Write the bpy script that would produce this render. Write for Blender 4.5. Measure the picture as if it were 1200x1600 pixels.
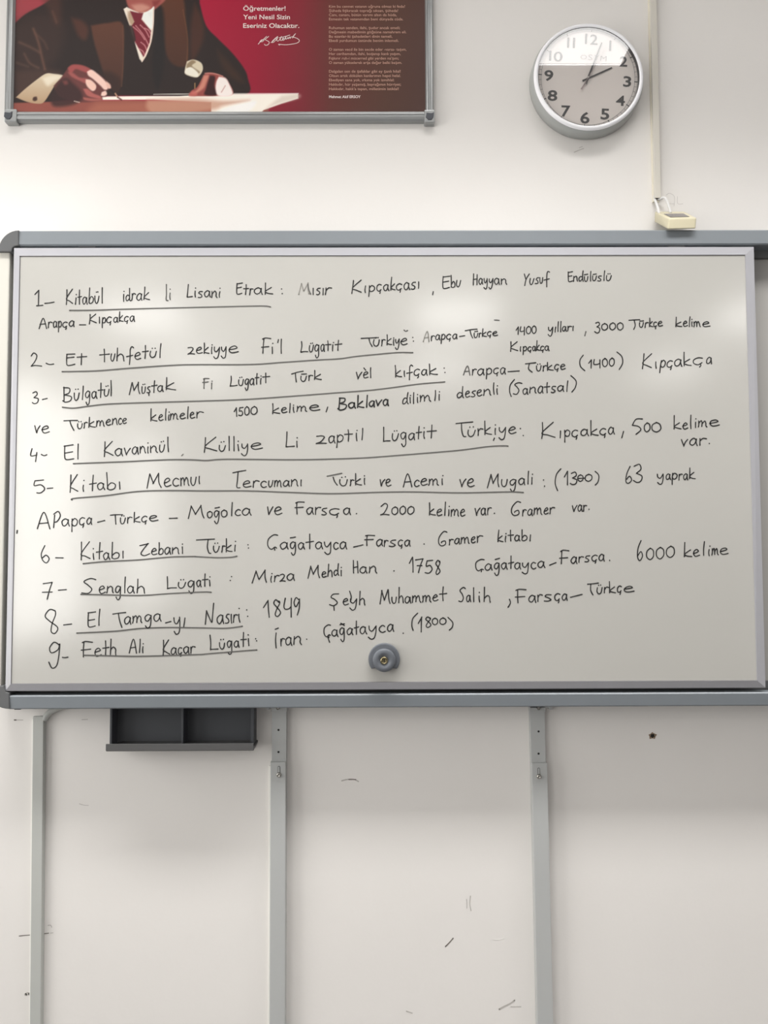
import bpy, bmesh, math, random
import numpy as np
from mathutils import Vector, Matrix

for o in list(bpy.data.objects):
    bpy.data.objects.remove(o, do_unlink=True)
SC = bpy.context.scene
COL = SC.collection
random.seed(7)

# ------------------------------------------------------------------ camera
F = 1200.0                      # focal length in pixels of the 1200x1600 frame
DIST = 1.95                     # camera to wall
ZC = 1.50                       # camera height
PITCH, ROLL, YAW = math.radians(2.9), math.radians(0.2), math.radians(0.3)
FW = Vector((math.sin(YAW)*math.cos(PITCH), math.cos(YAW)*math.cos(PITCH), math.sin(PITCH)))
RT0 = Vector((math.cos(YAW), -math.sin(YAW), 0))
UP0 = RT0.cross(FW)
RT = math.cos(ROLL)*RT0 - math.sin(ROLL)*UP0
UP = math.sin(ROLL)*RT0 + math.cos(ROLL)*UP0
CAM = Vector((0, -DIST, ZC))
cd = bpy.data.cameras.new('camera')
cam = bpy.data.objects.new('camera', cd)
COL.objects.link(cam)
cam.matrix_world = Matrix(((RT.x, UP.x, -FW.x, CAM.x), (RT.y, UP.y, -FW.y, CAM.y), (RT.z, UP.z, -FW.z, CAM.z), (0, 0, 0, 1)))
cd.sensor_fit = 'AUTO'
cd.sensor_width = 36
cd.lens = 36*F/1600
cd.clip_start = 0.01
SC.camera = cam

# ------------------------------------------------------------------ light and exposure
LAMP = 6.2                      # ceiling panel radiance
WINDOW_POWER = 17.0
WASH = 14.8                     # power of each lamp over the board
WASH_FACE = 3.8                 # how bright its diffuser looks
WINDOW_COLOR = (1.0, 0.97, 0.92)
LAMP_COLOR = (1.0, 0.98, 0.96)
SC.view_settings.view_transform = 'Standard'
SC.view_settings.look = 'None'
SC.view_settings.exposure = -0.02
SC.view_settings.gamma = 1.0
SC.view_settings.use_curve_mapping = False
W = bpy.data.worlds.new('sky')
SC.world = W
W.use_nodes = True
W.node_tree.nodes['Background'].inputs[0].default_value = (0.75, 0.87, 1.0, 1)
W.node_tree.nodes['Background'].inputs[1].default_value = 0.6
ROOM_L, ROOM_R, ROOM_D, ROOM_H = -2.3, 3.9, 7.6, 3.28

def day(y0, y1, z0, z1):
    ld = bpy.data.lights.new('window_daylight', 'AREA')
    ld.shape = 'RECTANGLE'
    ld.size = y1-y0
    ld.size_y = z1-z0
    ld.energy = WINDOW_POWER*(y1-y0)*(z1-z0)
    ld.color = WINDOW_COLOR
    lo = bpy.data.objects.new('window_daylight', ld)
    COL.objects.link(lo)
    lo.location = (ROOM_L-0.22, (y0+y1)/2, (z0+z1)/2)
    lo.rotation_euler = (math.radians(90), 0, math.radians(-90))
WINDOWS = [(-2.0, -0.4, 0.85, 2.75), (-4.6, -3.0, 0.85, 2.75), (-6.85, -5.25, 0.85, 2.75)]
for w in WINDOWS:
    day(*w)

# ------------------------------------------------------------------ helpers
def s2l(c):
    c = np.asarray(c, float)/255.0
    return np.where(c <= 0.04045, c/12.92, ((c+0.055)/1.055)**2.4)

def rgb(c, k=1.0):
    l = s2l(c)*k
    return (float(min(l[0], .98)), float(min(l[1], .98)), float(min(l[2], .98)), 1)

def P(px, py, dep=0.0):
    d = FW + RT*((px-600)/F) - UP*((py-800)/F)
    t = (DIST-dep)/d.y
    return CAM + d*t

def mat(name, c, rough=0.5, spec=0.5, metal=0.0, k=1.0, ior=1.45, var=0.0, vscale=6.0, bump=0.0, bscale=200.0, coat=0.0):
    m = bpy.data.materials.new(name)
    m.use_nodes = True
    nt = m.node_tree
    b = nt.nodes['Principled BSDF']
    b.inputs['Base Color'].default_value = rgb(c, k)
    b.inputs['Roughness'].default_value = rough
    b.inputs['Specular IOR Level'].default_value = spec
    b.inputs['Metallic'].default_value = metal
    b.inputs['IOR'].default_value = ior
    b.inputs['Coat Weight'].default_value = coat
    b.inputs['Coat Roughness'].default_value = 0.08
    if var or bump:
        tc = nt.nodes.new('ShaderNodeTexCoord')
    if var:
        n = nt.nodes.new('ShaderNodeTexNoise')
        n.inputs['Scale'].default_value = vscale
        n.inputs['Detail'].default_value = 5
        nt.links.new(tc.outputs['Object'], n.inputs['Vector'])
        r = nt.nodes.new('ShaderNodeValToRGB')
        r.color_ramp.elements[0].position = 0.3
        r.color_ramp.elements[1].position = 0.7
        a = rgb(c, k*(1-var))
        z = rgb(c, k*(1+var))
        r.color_ramp.elements[0].color = a
        r.color_ramp.elements[1].color = z
        nt.links.new(n.outputs['Fac'], r.inputs['Fac'])
        nt.links.new(r.outputs['Color'], b.inputs['Base Color'])
    if bump:
        n2 = nt.nodes.new('ShaderNodeTexNoise')
        n2.inputs['Scale'].default_value = bscale
        n2.inputs['Detail'].default_value = 3
        nt.links.new(tc.outputs['Object'], n2.inputs['Vector'])
        bp = nt.nodes.new('ShaderNodeBump')
        bp.inputs['Strength'].default_value = bump
        bp.inputs['Distance'].default_value = 0.002
        nt.links.new(n2.outputs['Fac'], bp.inputs['Height'])
        nt.links.new(bp.outputs['Normal'], b.inputs['Normal'])
    return m

def link(name, me, m, parent=None):
    o = bpy.data.objects.new(name, me)
    COL.objects.link(o)
    ms = m if isinstance(m, (list, tuple)) else [m]
    if not me.materials:
        for x in ms:
            me.materials.append(x)
    if parent:
        o.parent = parent
        o.matrix_parent_inverse = Matrix.Translation(-Vector(parent.location))
    return o

def obj(name, bm, m, parent=None, smooth=False):
    bmesh.ops.recalc_face_normals(bm, faces=bm.faces)
    me = bpy.data.meshes.new(name)
    bm.to_mesh(me)
    bm.free()
    if smooth:
        for p in me.polygons:
            p.use_smooth = True
    return link(name, me, m, parent)

def thing(name, label, cat, loc, group=None):
    o = bpy.data.objects.new(name, None)
    COL.objects.link(o)
    o.location = loc
    o.empty_display_size = 0.05
    o['label'] = label
    o['category'] = cat
    if group:
        o['group'] = group
    return o

def tag(o, label, cat, group=None):
    o['label'] = label
    o['category'] = cat
    if group:
        o['group'] = group
    return o

def structure(name, bm, m, parent=None):
    o = obj(name, bm, m, parent)
    o['kind'] = 'structure'
    return o

def box(bm, x0, x1, y0, y1, z0, z1, bev=0.0, seg=2):
    b2 = bmesh.new()
    bmesh.ops.create_cube(b2, size=1)
    for v in b2.verts:
        v.co = Vector(((x0+x1)/2+v.co.x*(x1-x0), (y0+y1)/2+v.co.y*(y1-y0), (z0+z1)/2+v.co.z*(z1-z0)))
    if bev:
        bmesh.ops.bevel(b2, geom=b2.edges[:], offset=bev, segments=seg, profile=0.6, affect='EDGES')
    merge(bm, b2)

def merge(bm, b2):
    t = bpy.data.meshes.new('t')
    b2.to_mesh(t)
    b2.free()
    bm.from_mesh(t)
    bpy.data.meshes.remove(t)

def rect_px(x0, y0, x1, y1, dep):
    """axis-aligned rectangle on the plane at depth dep seen at these pixels"""
    a = P(x0, (y0+y1)/2, dep).x
    b = P(x1, (y0+y1)/2, dep).x
    t = P((x0+x1)/2, y0, dep).z
    u = P((x0+x1)/2, y1, dep).z
    return a, b, u, t

def boxpx(bm, x0, y0, x1, y1, dback, dfront, bev=0.0, seg=2):
    a, b, u, t = rect_px(x0, y0, x1, y1, dfront)
    box(bm, a, b, -dfront, -dback, u, t, bev, seg)

def prism(bm, pts, y0, y1, bev=0.0):
    """outline in world (x, z) extruded from y0 (front) to y1 (back)"""
    b2 = bmesh.new()
    f = [b2.verts.new((x, y0, z)) for x, z in pts]
    g = [b2.verts.new((x, y1, z)) for x, z in pts]
    n = len(pts)
    ff = b2.faces.new(f)
    b2.faces.new(g[::-1])
    for i in range(n):
        b2.faces.new((f[i], g[i], g[(i+1) % n], f[(i+1) % n]))
    bmesh.ops.recalc_face_normals(b2, faces=b2.faces)
    if bev:
        bmesh.ops.bevel(b2, geom=ff.edges[:], offset=bev, segments=2, profile=0.5, affect='EDGES')
    merge(bm, b2)

def lathe(bm, prof, cx, cz, n=96):
    """profile of (radius, y) turned about the world y axis through cx, cz"""
    rings = []
    for r, y in prof:
        if r < 1e-6:
            rings.append([bm.verts.new((cx, y, cz))])
        else:
            rings.append([bm.verts.new((cx+r*math.cos(2*math.pi*i/n), y, cz+r*math.sin(2*math.pi*i/n))) for i in range(n)])
    for a, b in zip(rings, rings[1:]):
        for i in range(n):
            j = (i+1) % n
            if len(a) == 1:
                bm.faces.new((a[0], b[i], b[j]))
            elif len(b) == 1:
                bm.faces.new((a[i], b[0], a[j]))
            else:
                bm.faces.new((a[i], b[i], b[j], a[j]))

def tube(bm, pts, r, n=10):
    pts = [Vector(p) for p in pts]
    rings = []
    ref = Vector((0, 1, 0))
    for i, p in enumerate(pts):
        t = (pts[min(i+1, len(pts)-1)]-pts[max(i-1, 0)]).normalized()
        rf = ref if abs(t.dot(ref)) < 0.95 else Vector((1, 0, 0))
        a = t.cross(rf).normalized()
        b = t.cross(a).normalized()
        rings.append([bm.verts.new(p+a*(r*math.cos(2*math.pi*k/n))+b*(r*math.sin(2*math.pi*k/n))) for k in range(n)])
    for a, b in zip(rings, rings[1:]):
        for k in range(n):
            bm.faces.new((a[k], a[(k+1) % n], b[(k+1) % n], b[k]))
    bm.faces.new(rings[0][::-1])
    bm.faces.new(rings[-1])

def catmull(pts, seg=6):
    if len(pts) < 3:
        return [tuple(map(float, p)) for p in pts]
    out = []
    n = len(pts)
    for i in range(n-1):
        p0 = pts[i-1] if i else pts[0]
        p1, p2 = pts[i], pts[i+1]
        p3 = pts[i+2] if i+2 < n else pts[n-1]
        for k in range(seg):
            t = k/seg
            out.append(tuple(0.5*(2*b+(c-a)*t+(2*a-5*b+4*c-d)*t*t+(3*b-a-3*c+d)*t**3) for a, b, c, d in zip(p0, p1, p2, p3)))
    out.append(tuple(map(float, pts[-1])))
    return out

class Ink:
    """collects pen strokes as thin flat ribbons lying on one plane"""
    def __init__(self, dep):
        self.dep = dep
        self.v, self.f, self.mi = [], [], []
        self.k = 0
    def _dot(self, p, r, m):
        b = len(self.v)
        c = P(p[0], p[1], self.dep)
        rr = r*(DIST-self.dep)/F
        d = -self.dep-0.00002*self.k
        for i in range(10):
            a = 2*math.pi*i/10
            self.v.append((c.x+rr*math.cos(a), d, c.z+rr*math.sin(a)))
        self.f.append(tuple(range(b, b+10)))
        self.mi.append(m)
    def stroke(self, pts, w=2.0, m=0, smooth=True, taper=0.0):
        self.k = (self.k+1) % 12
        if len(pts) == 1:
            self._dot(pts[0], w*0.62, m)
            return
        q = catmull(pts) if smooth else pts
        if len(q) == 2:
            q = [tuple(q[0]), tuple((a+b)/2 for a, b in zip(*q)), tuple(q[1])]
        # drop duplicates
        qq = [q[0]]
        for p in q[1:]:
            if abs(p[0]-qq[-1][0])+abs(p[1]-qq[-1][1]) > 0.15:
                qq.append(p)
        q = qq
        if len(q) < 2:
            self._dot(q[0], w*0.62, m)
            return
        W3 = [P(a, b, self.dep) for a, b in q]
        s = (DIST-self.dep)/F
        n = len(q)
        b = len(self.v)
        d = -self.dep-0.00002*self.k
        for i, p in enumerate(W3):
            t = W3[min(i+1, n-1)]-W3[max(i-1, 0)]
            l = math.hypot(t.x, t.z) or 1
            nx, nz = -t.z/l, t.x/l
            u = i/(n-1)
            ww = w*s*0.5*(1+0.10*math.sin(5*u+self.k))*(1-taper*max(0, u-0.5))
            self.v.append((p.x+nx*ww, d, p.z+nz*ww))
            self.v.append((p.x-nx*ww, d, p.z-nz*ww))
        for i in range(n-1):
            self.f.append((b+2*i, b+2*i+1, b+2*i+3, b+2*i+2))
            self.mi.append(m)
        self._dot(q[0], w*0.5, m)
        self._dot(q[-1], w*0.5*(1-taper*0.5), m)
    def build(self, name, mats, parent=None):
        me = bpy.data.meshes.new(name)
        me.from_pydata(self.v, [], self.f)
        for x in mats:
            me.materials.append(x)
        for p, i in zip(me.polygons, self.mi):
            p.material_index = i
        return link(name, me, mats, parent)

def text_mesh(s, bold=0.0):
    cu = bpy.data.curves.new('t', 'FONT')
    cu.body = s
    cu.size = 1.0
    cu.offset = bold
    cu.resolution_u = 3
    to = bpy.data.objects.new('t', cu)
    COL.objects.link(to)
    bpy.context.view_layer.update()
    dg = bpy.context.evaluated_depsgraph_get()
    me = bpy.data.meshes.new_from_object(to.evaluated_get(dg))
    vs = [(v.co.x, v.co.y) for v in me.vertices]
    fs = [tuple(p.vertices) for p in me.polygons]
    bpy.data.objects.remove(to, do_unlink=True)
    bpy.data.meshes.remove(me)
    bpy.data.curves.remove(cu)
    return vs, fs

def add_text(acc, s, x0, x1, base, cap, dep, bold=0.0, rot=0.0, capref=0.727):
    """lay text between pixel x0 and x1 on baseline pixel row base with cap height cap pixels"""
    vs, fs = text_mesh(s, bold)
    if not vs:
        return
    ax = min(v[0] for v in vs)
    bx = max(v[0] for v in vs)
    sx = (x1-x0)/(bx-ax)
    sy = cap/capref
    cx, cy = (x0+x1)/2, base-cap/2
    b = len(acc[0])
    for x, y in vs:
        u = x0+(x-ax)*sx-cx
        v = base-y*sy-cy
        uu = u*math.cos(rot)-v*math.sin(rot)
        vv = u*math.sin(rot)+v*math.cos(rot)
        acc[0].append(tuple(P(cx+uu, cy+vv, dep)))
    for f in fs:
        acc[1].append(tuple(i+b for i in f))

def text_obj(name, acc, m, parent):
    me = bpy.data.meshes.new(name)
    me.from_pydata(acc[0], [], acc[1])
    return link(name, me, m, parent)

# ------------------------------------------------------------------ materials
M = {}
M['wall'] = mat('wall_paint', (232, 229, 225), rough=0.75, spec=0.25, var=0.012, vscale=3.0, bump=0.12, bscale=60)
M['wall_plain'] = mat('side_wall_paint', (205, 204, 204), rough=0.8, spec=0.2)
M['ceiling'] = mat('ceiling_paint', (222, 221, 220), rough=0.9, spec=0.1)
M['floor'] = mat('floor_tile', (112, 110, 110), rough=0.5, spec=0.4, var=0.05, vscale=3)
M['alu'] = mat('grey_anodised_profile', (124, 130, 135), rough=0.42, spec=0.5, var=0.015, vscale=20)
M['alu_light'] = mat('satin_silver_profile', (172, 172, 177), rough=0.32, spec=0.5, metal=0.0, var=0.015, vscale=20)
M['side_profile'] = mat('lit_side_profile', (205, 203, 194), rough=0.45, spec=0.4)  # bright reflection on the metal is put into this pale base colour
M['corner'] = mat('dark_grey_corner_plastic', (96, 97, 98), rough=0.45, spec=0.4)
M['board'] = mat('whiteboard_enamel', (187, 185.5, 180), rough=0.15, spec=0.5, ior=2.0, var=0.02, vscale=2.2)
M['board_back'] = mat('shaded_back_enamel', (172, 170, 166), rough=0.25, spec=0.5)  # base colour darkened to carry the shade cast by the sliding panel
M['black_gap'] = mat('painted_gap_shade', (22, 22, 24), rough=0.6)  # near-black tone that paints in gap shade
M['ink'] = mat('marker_ink', (44, 44, 44), rough=0.45, spec=0.3)
M['ink_mid'] = mat('grey_marker_ink', (92, 91, 88), rough=0.45, spec=0.3)
M['ink_faint'] = mat('faded_marker_ink', (140, 138, 132), rough=0.45, spec=0.3)
M['tray'] = mat('charcoal_tray', (76, 78, 82), rough=0.5, spec=0.4)
M['tray_lip'] = mat('charcoal_tray_lip', (84, 84, 84), rough=0.5, spec=0.4)
M['knob'] = mat('slate_grey_knob', (100, 104, 110), rough=0.4, spec=0.4)
M['steel'] = mat('bright_steel', (190, 188, 182), rough=0.25, metal=1.0)
M['brass'] = mat('dull_brass', (150, 140, 110), rough=0.35, metal=1.0)
M['dark'] = mat('dark_hole', (28, 26, 24), rough=0.8)
M['rail'] = mat('painted_steel_rail', (182, 184, 183), rough=0.4, spec=0.4)
M['duct'] = mat('grey_white_duct_plastic', (186, 188, 184), rough=0.45, spec=0.4)
M['caulk'] = mat('white_caulk', (243, 242, 236), rough=0.6, spec=0.3)
M['trunk'] = mat('cream_trunking_plastic', (212, 208, 198), rough=0.45, spec=0.4)
M['trunk_base'] = mat('cream_trunking_base', (228, 222, 206), rough=0.5, spec=0.3)
M['cream'] = mat('cream_box_plastic', (200, 193, 166), rough=0.4, spec=0.4)
M['smoked'] = mat('smoked_window', (80, 74, 74), rough=0.2, spec=0.5)
M['cable'] = mat('white_cable', (215, 214, 213), rough=0.4, spec=0.4)
M['rim'] = mat('white_clock_rim', (249, 249, 252), rough=0.3, spec=0.5)
M['case'] = mat('silver_clock_case', (168, 170, 168), rough=0.35, spec=0.5)
M['dial'] = mat('clock_dial_paper', (240, 232, 226), rough=0.6, spec=0.2)
M['black'] = mat('black_print', (30, 28, 30), rough=0.5, spec=0.3)
M['grey_print'] = mat('grey_print', (110, 108, 110), rough=0.5, spec=0.3)
M['red_hand'] = mat('pale_second_hand', (168, 150, 148), rough=0.4, spec=0.3)
M['poster_alu'] = mat('poster_frame_aluminium', (160, 162, 162), rough=0.3, spec=0.5, metal=0.55)
M['poster_corner'] = mat('poster_corner_plastic', (78, 80, 86), rough=0.4, spec=0.4)
M['white_print'] = mat('white_print', (244, 226, 222), rough=0.5, spec=0.3)
M['cream_print'] = mat('pale_tan_print', (205, 160, 140), rough=0.5, spec=0.3)
M['scuff'] = mat('grey_scuff', (186, 182, 177), rough=0.8, spec=0.1)
M['scuff_dark'] = mat('dark_scuff', (120, 114, 108), rough=0.8, spec=0.1)
M['scuff_light'] = mat('pale_scratch', (246, 244, 240), rough=0.8, spec=0.1)
M['pencil'] = mat('pencil_line', (200, 196, 193), rough=0.8, spec=0.1)
M['chip'] = mat('chipped_plaster', (140, 122, 104), rough=0.9, spec=0.1)

def glass_mat():
    m = bpy.data.materials.new('clock_glass')
    m.use_nodes = True
    nt = m.node_tree
    nt.nodes.clear()
    out = nt.nodes.new('ShaderNodeOutputMaterial')
    mx = nt.nodes.new('ShaderNodeMixShader')
    tr = nt.nodes.new('ShaderNodeBsdfTransparent')
    tr.inputs[0].default_value = (0.97, 0.97, 0.97, 1)
    gl = nt.nodes.new('ShaderNodeBsdfGlossy')
    gl.inputs['Roughness'].default_value = 0.005
    lw = nt.nodes.new('ShaderNodeLayerWeight')
    lw.inputs['Blend'].default_value = 0.5
    pw = nt.nodes.new('ShaderNodeMath')
    pw.operation = 'POWER'
    pw.inputs[1].default_value = 4.0
    ml = nt.nodes.new('ShaderNodeMath')
    ml.operation = 'MULTIPLY_ADD'
    ml.inputs[1].default_value = 0.75
    ml.inputs[2].default_value = 0.22
    nt.links.new(lw.outputs['Facing'], pw.inputs[0])
    nt.links.new(pw.outputs[0], ml.inputs[0])
    nt.links.new(ml.outputs[0], mx.inputs[0])
    nt.links.new(tr.outputs[0], mx.inputs[1])
    nt.links.new(gl.outputs[0], mx.inputs[2])
    nt.links.new(mx.outputs[0], out.inputs[0])
    return m
M['glass'] = glass_mat()

def emit_mat(name, c, s):
    m = bpy.data.materials.new(name)
    m.use_nodes = True
    nt = m.node_tree
    nt.nodes.clear()
    out = nt.nodes.new('ShaderNodeOutputMaterial')
    e = nt.nodes.new('ShaderNodeEmission')
    e.inputs[0].default_value = (*c, 1)
    e.inputs[1].default_value = s
    nt.links.new(e.outputs[0], out.inputs[0])
    return m
M['lamp'] = emit_mat('lit_diffuser', LAMP_COLOR, LAMP)

# ------------------------------------------------------------------ room shell
bm = bmesh.new(); box(bm, ROOM_L-0.2, ROOM_R+0.2, 0, 0.2, 0, ROOM_H); wall = structure('wall_back', bm, M['wall'])
bm = bmesh.new(); box(bm, ROOM_R, ROOM_R+0.2, -ROOM_D, 0, 0, ROOM_H); structure('wall_right', bm, M['wall_plain'])
bm = bmesh.new(); box(bm, ROOM_L-0.2, ROOM_R+0.2, -ROOM_D-0.2, -ROOM_D, 0, ROOM_H); structure('wall_rear', bm, M['wall_plain'])
bm = bmesh.new(); box(bm, ROOM_L-0.2, ROOM_R+0.2, -ROOM_D-0.2, 0.2, -0.15, 0); structure('floor', bm, M['floor'])
bm = bmesh.new(); box(bm, ROOM_L-0.2, ROOM_R+0.2, -ROOM_D-0.2, 0.2, ROOM_H, ROOM_H+0.15); structure('ceiling', bm, M['ceiling'])
bm = bmesh.new()
ys = [0.0]
for w in WINDOWS:
    ys += [w[1], w[0]]
ys.append(-ROOM_D)
box(bm, ROOM_L-0.2, ROOM_L, -ROOM_D, 0, 0, 0.85)
box(bm, ROOM_L-0.2, ROOM_L, -ROOM_D, 0, 2.75, ROOM_H)
for i in range(0, len(ys), 2):
    box(bm, ROOM_L-0.2, ROOM_L, ys[i+1], ys[i], 0.85, 2.75)
structure('wall_left', bm, M['wall_plain'])
for i, (y0, y1, z0, z1) in enumerate(WINDOWS):
    bm = bmesh.new()
    for a, b, c, d in ((y0, y0+.06, z0, z1), (y1-.06, y1, z0, z1), (y0, y1, z0, z0+.06), (y0, y1, z1-.06, z1), ((y0+y1)/2-.03, (y0+y1)/2+.03, z0, z1)):
        box(bm, ROOM_L-0.14, ROOM_L-0.08, a, b, c, d)
    structure('window_%d' % (i+1), bm, M['wall_plain'])

# ceiling panels in a grid along the classroom
def ceiling_lamp(name, label, cat, group, xx, dd, w_, d_, face, wash):
    t = thing(name, label, cat, (xx, -dd, ROOM_H), group)
    e = 0.012
    bm = bmesh.new()
    for a, b, c, d in ((-w_/2, w_/2, -d_/2, -d_/2+e), (-w_/2, w_/2, d_/2-e, d_/2), (-w_/2, -w_/2+e, -d_/2+e, d_/2-e), (w_/2-e, w_/2, -d_/2+e, d_/2-e)):
        box(bm, xx+a, xx+b, -dd+c, -dd+d, ROOM_H-0.02, ROOM_H)
    obj('frame', bm, M['rim'], t)
    bm = bmesh.new()
    box(bm, xx-w_/2+e, xx+w_/2-e, -dd-d_/2+e, -dd+d_/2-e, ROOM_H-0.012, ROOM_H-0.004)
    obj('diffuser', bm, face, t)
    if wash:
        ld = bpy.data.lights.new('board_wash', 'AREA')
        ld.shape = 'RECTANGLE'
        ld.size = w_-2*e
        ld.size_y = d_-2*e
        ld.energy = wash
        ld.spread = math.radians(94)
        ld.color = LAMP_COLOR
        lo = bpy.data.objects.new('board_wash', ld)
        COL.objects.link(lo)
        lo.location = (xx, -dd, ROOM_H-0.015)
for dd, row in ((3.92, 'second'), (5.65, 'last')):
    for xx, col in ((-1.75, 'window side'), (0.58, 'middle'), (2.85, 'far')):
        ceiling_lamp('ceiling_light', 'square lit ceiling panel in the %s row, %s column' % (row, col), 'light', 'ceiling panels', xx, dd, 0.6, 0.6, M['lamp'], 0)
M['wash_face'] = emit_mat('lit_board_lamp_diffuser', LAMP_COLOR, WASH_FACE)
for xx, col in ((-1.06, 'nearest the windows'), (0.29, 'over the middle of the board'), (1.64, 'nearest the right wall')):
    ceiling_lamp('board_lamp', 'long lit ceiling lamp close above the board wall, %s' % col, 'light', 'lamps over the board', xx, 0.70, 1.2, 0.3, M['wash_face'], WASH)

# ------------------------------------------------------------------ fixed whiteboard with its track frame
DF = 0.097                      # front of the track frame
DP = 0.101                      # front of the sliding panel's frame
DS = 0.099                      # writing surface of the sliding panel
BR = 1500                       # board continues beyond the right edge of the photo
c = P(600, 1107, 0)
board = thing('wall_whiteboard', 'long fixed whiteboard with grey track frame and rounded dark corners on wall', 'whiteboard', (c.x, -0.03, c.z))
bm = bmesh.new(); boxpx(bm, 2, 372, BR, 1095, 0.0, 0.046); obj('back_panel', bm, M['board_back'], board)
def profile_rail(bm, y0, y1, x0, x1, top):
    a, b, u, t = rect_px(x0, y0, x1, y1, DF)
    if top:
        ys_ = [(-0.0, u), (-DF+0.003, u), (-DF, u+0.003), (-DF+0.002, t-0.003), (-DF+0.005, t), (0.0, t)]
    else:
        ys_ = [(-0.0, u), (-DF+0.005, u), (-DF+0.002, u+0.003), (-DF, t-0.003), (-DF+0.003, t), (0.0, t)]
    b2 = bmesh.new()
    f = [b2.verts.new((a, y, z)) for y, z in ys_]
    g = [b2.verts.new((b, y, z)) for y, z in ys_]
    m_ = len(ys_)
    b2.faces.new(f); b2.faces.new(g[::-1])
    for i in range(m_):
        b2.faces.new((f[i], g[i], g[(i+1) % m_], f[(i+1) % m_]))
    bmesh.ops.recalc_face_normals(b2, faces=b2.faces)
    merge(bm, b2)
bm = bmesh.new(); profile_rail(bm, 358.7, 382.5, 28.5, BR, True); obj('top_rail', bm, M['alu'], board)
bm = bmesh.new(); profile_rail(bm, 1083.5, 1105.3, 14, BR, False); obj('bottom_rail', bm, M['alu'], board)
bm = bmesh.new(); boxpx(bm, -14, 388, 8, 1082, 0.0, 0.090, 0.003); obj('side_rail', bm, M['side_profile'], board)
bm = bmesh.new(); boxpx(bm, 9, 384, BR, 391, 0.045, 0.056); boxpx(bm, 1100, 388, BR, 402.5, 0.045, 0.058, 0.001); obj('inner_trim', bm, M['corner'], board)
bm = bmesh.new(); boxpx(bm, 9, 1066, BR, 1084, 0.045, 0.056); obj('inner_trim', bm, M['corner'], board)
def corner(cx0, ytop, yin, x1, xin, flip):
    """rounded corner: outer arc, stepped inner edge; pixel outline"""
    pts = []
    r = abs(yin-ytop)
    if not flip:
        ctr = (x1, yin)
        rx = x1-cx0
        for i in range(11):
            a = math.pi+math.pi/2*i/10
            pts.append((ctr[0]+rx*math.cos(a), ctr[1]+r*math.sin(a)))
        pts += [(x1, 383.5), (x1-6, 384.5), (xin+2, 387), (xin, yin)]
    else:
        ctr = (x1, yin)
        rx = x1-cx0
        for i in range(11):
            a = math.pi-math.pi/2*i/10
            pts.append((ctr[0]+rx*math.cos(a), ctr[1]+r*math.sin(a)))
        pts += [(x1, 1082.5), (xin+4, 1081.5), (xin, yin)]
    return [(P(a, b, DF+0.002).x, P(a, b, DF+0.002).z) for a, b in pts]
bm = bmesh.new(); prism(bm, corner(-3, 359.5, 393, 29, 17.5, False), -DF-0.002, 0, 0.002); obj('corner_cap', bm, M['corner'], board)
bm = bmesh.new(); prism(bm, corner(-24, 1108, 1072, 14.5, 5, True), -DF-0.002, 0, 0.002); obj('corner_cap', bm, M['corner'], board)
for y0, y1 in ((380, 389), (1079.5, 1086)):
    bm = bmesh.new(); boxpx(bm, 17, y0, BR, y1, 0.045, 0.066); obj('gap_shade_strip', bm, M['black_gap'], board)  # dark strip added to stand in for shade inside the gap
# small foot under the lower corner, and clips above the panel
bm = bmesh.new(); boxpx(bm, 22, 1104, 32, 1109, 0.03, 0.055, 0.001); obj('foot', bm, M['dark'], board)
for x in (136, 1057):
    bm = bmesh.new(); boxpx(bm, x-13, 381.6, x+13, 386.0, 0.04, 0.092, 0.0005); obj('track_clip', bm, M['corner'], board)

# ------------------------------------------------------------------ sliding whiteboard panel
c = P(600, 1080, DS)
panel = thing('sliding_whiteboard', 'sliding white marker board covered in nine numbered handwritten lines, round grey lock below', 'whiteboard', (c.x, -DS, c.z))
A = [P(18.8, 387, DP), P(1178, 385.3, DP), P(1198.5, 1075, DP), P(9, 1080.5, DP)]
I = [P(31.7, 399.8, DP), P(1164.6, 397.9, DP), P(1183, 1063.5, DP), P(15.6, 1068.6, DP)]
ox0 = (A[0].x+A[3].x)/2; ox1 = (A[1].x+A[2].x)/2; oz1 = (A[0].z+A[1].z)/2; oz0 = (A[2].z+A[3].z)/2
ix0 = (I[0].x+I[3].x)/2; ix1 = (I[1].x+I[2].x)/2; iz1 = (I[0].z+I[1].z)/2; iz0 = (I[2].z+I[3].z)/2
bm = bmesh.new(); box(bm, ix0-0.006, ix1+0.006, -DS, -DS+0.012, iz0-0.006, iz1+0.006); obj('writing_surface', bm, M['board'], panel)
for pts in ([(ox0, oz1), (ox1, oz1), (ix1, iz1), (ix0, iz1)], [(ox0, oz0), (ix0, iz0), (ix1, iz0), (ox1, oz0)],
            [(ox0, oz1), (ix0, iz1), (ix0, iz0), (ox0, oz0)], [(ox1, oz1), (ox1, oz0), (ix1, iz0), (ix1, iz1)]):
    # mitred profile: the outer edge lies further back than the inner one
    bm = bmesh.new()
    dep_ = [-DP+(0.006 if abs(z-oz0) < 1e-6 else 0.0022) if (abs(x-ox0) < 1e-6 or abs(x-ox1) < 1e-6) else -DP for x, z in pts]
    f = [bm.verts.new((x, d_, z)) for (x, z), d_ in zip(pts, dep_)]
    g = [bm.verts.new((x, -DS+0.016, z)) for x, z in pts]
    bm.faces.new(f); bm.faces.new(g[::-1])
    for i in range(4):
        bm.faces.new((f[i], g[i], g[(i+1) % 4], f[(i+1) % 4]))
    obj('frame_rail', bm, M['alu_light'], panel)
bm = bmesh.new()
g = 0.0012
for a, b, u, t in ((ix0, ix1, iz1-g, iz1), (ix0, ix1, iz0, iz0+g*0.6), (ix0, ix0+g, iz0, iz1)):
    box(bm, a, b, -DS-0.0006, -DS+0.002, u, t)
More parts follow.
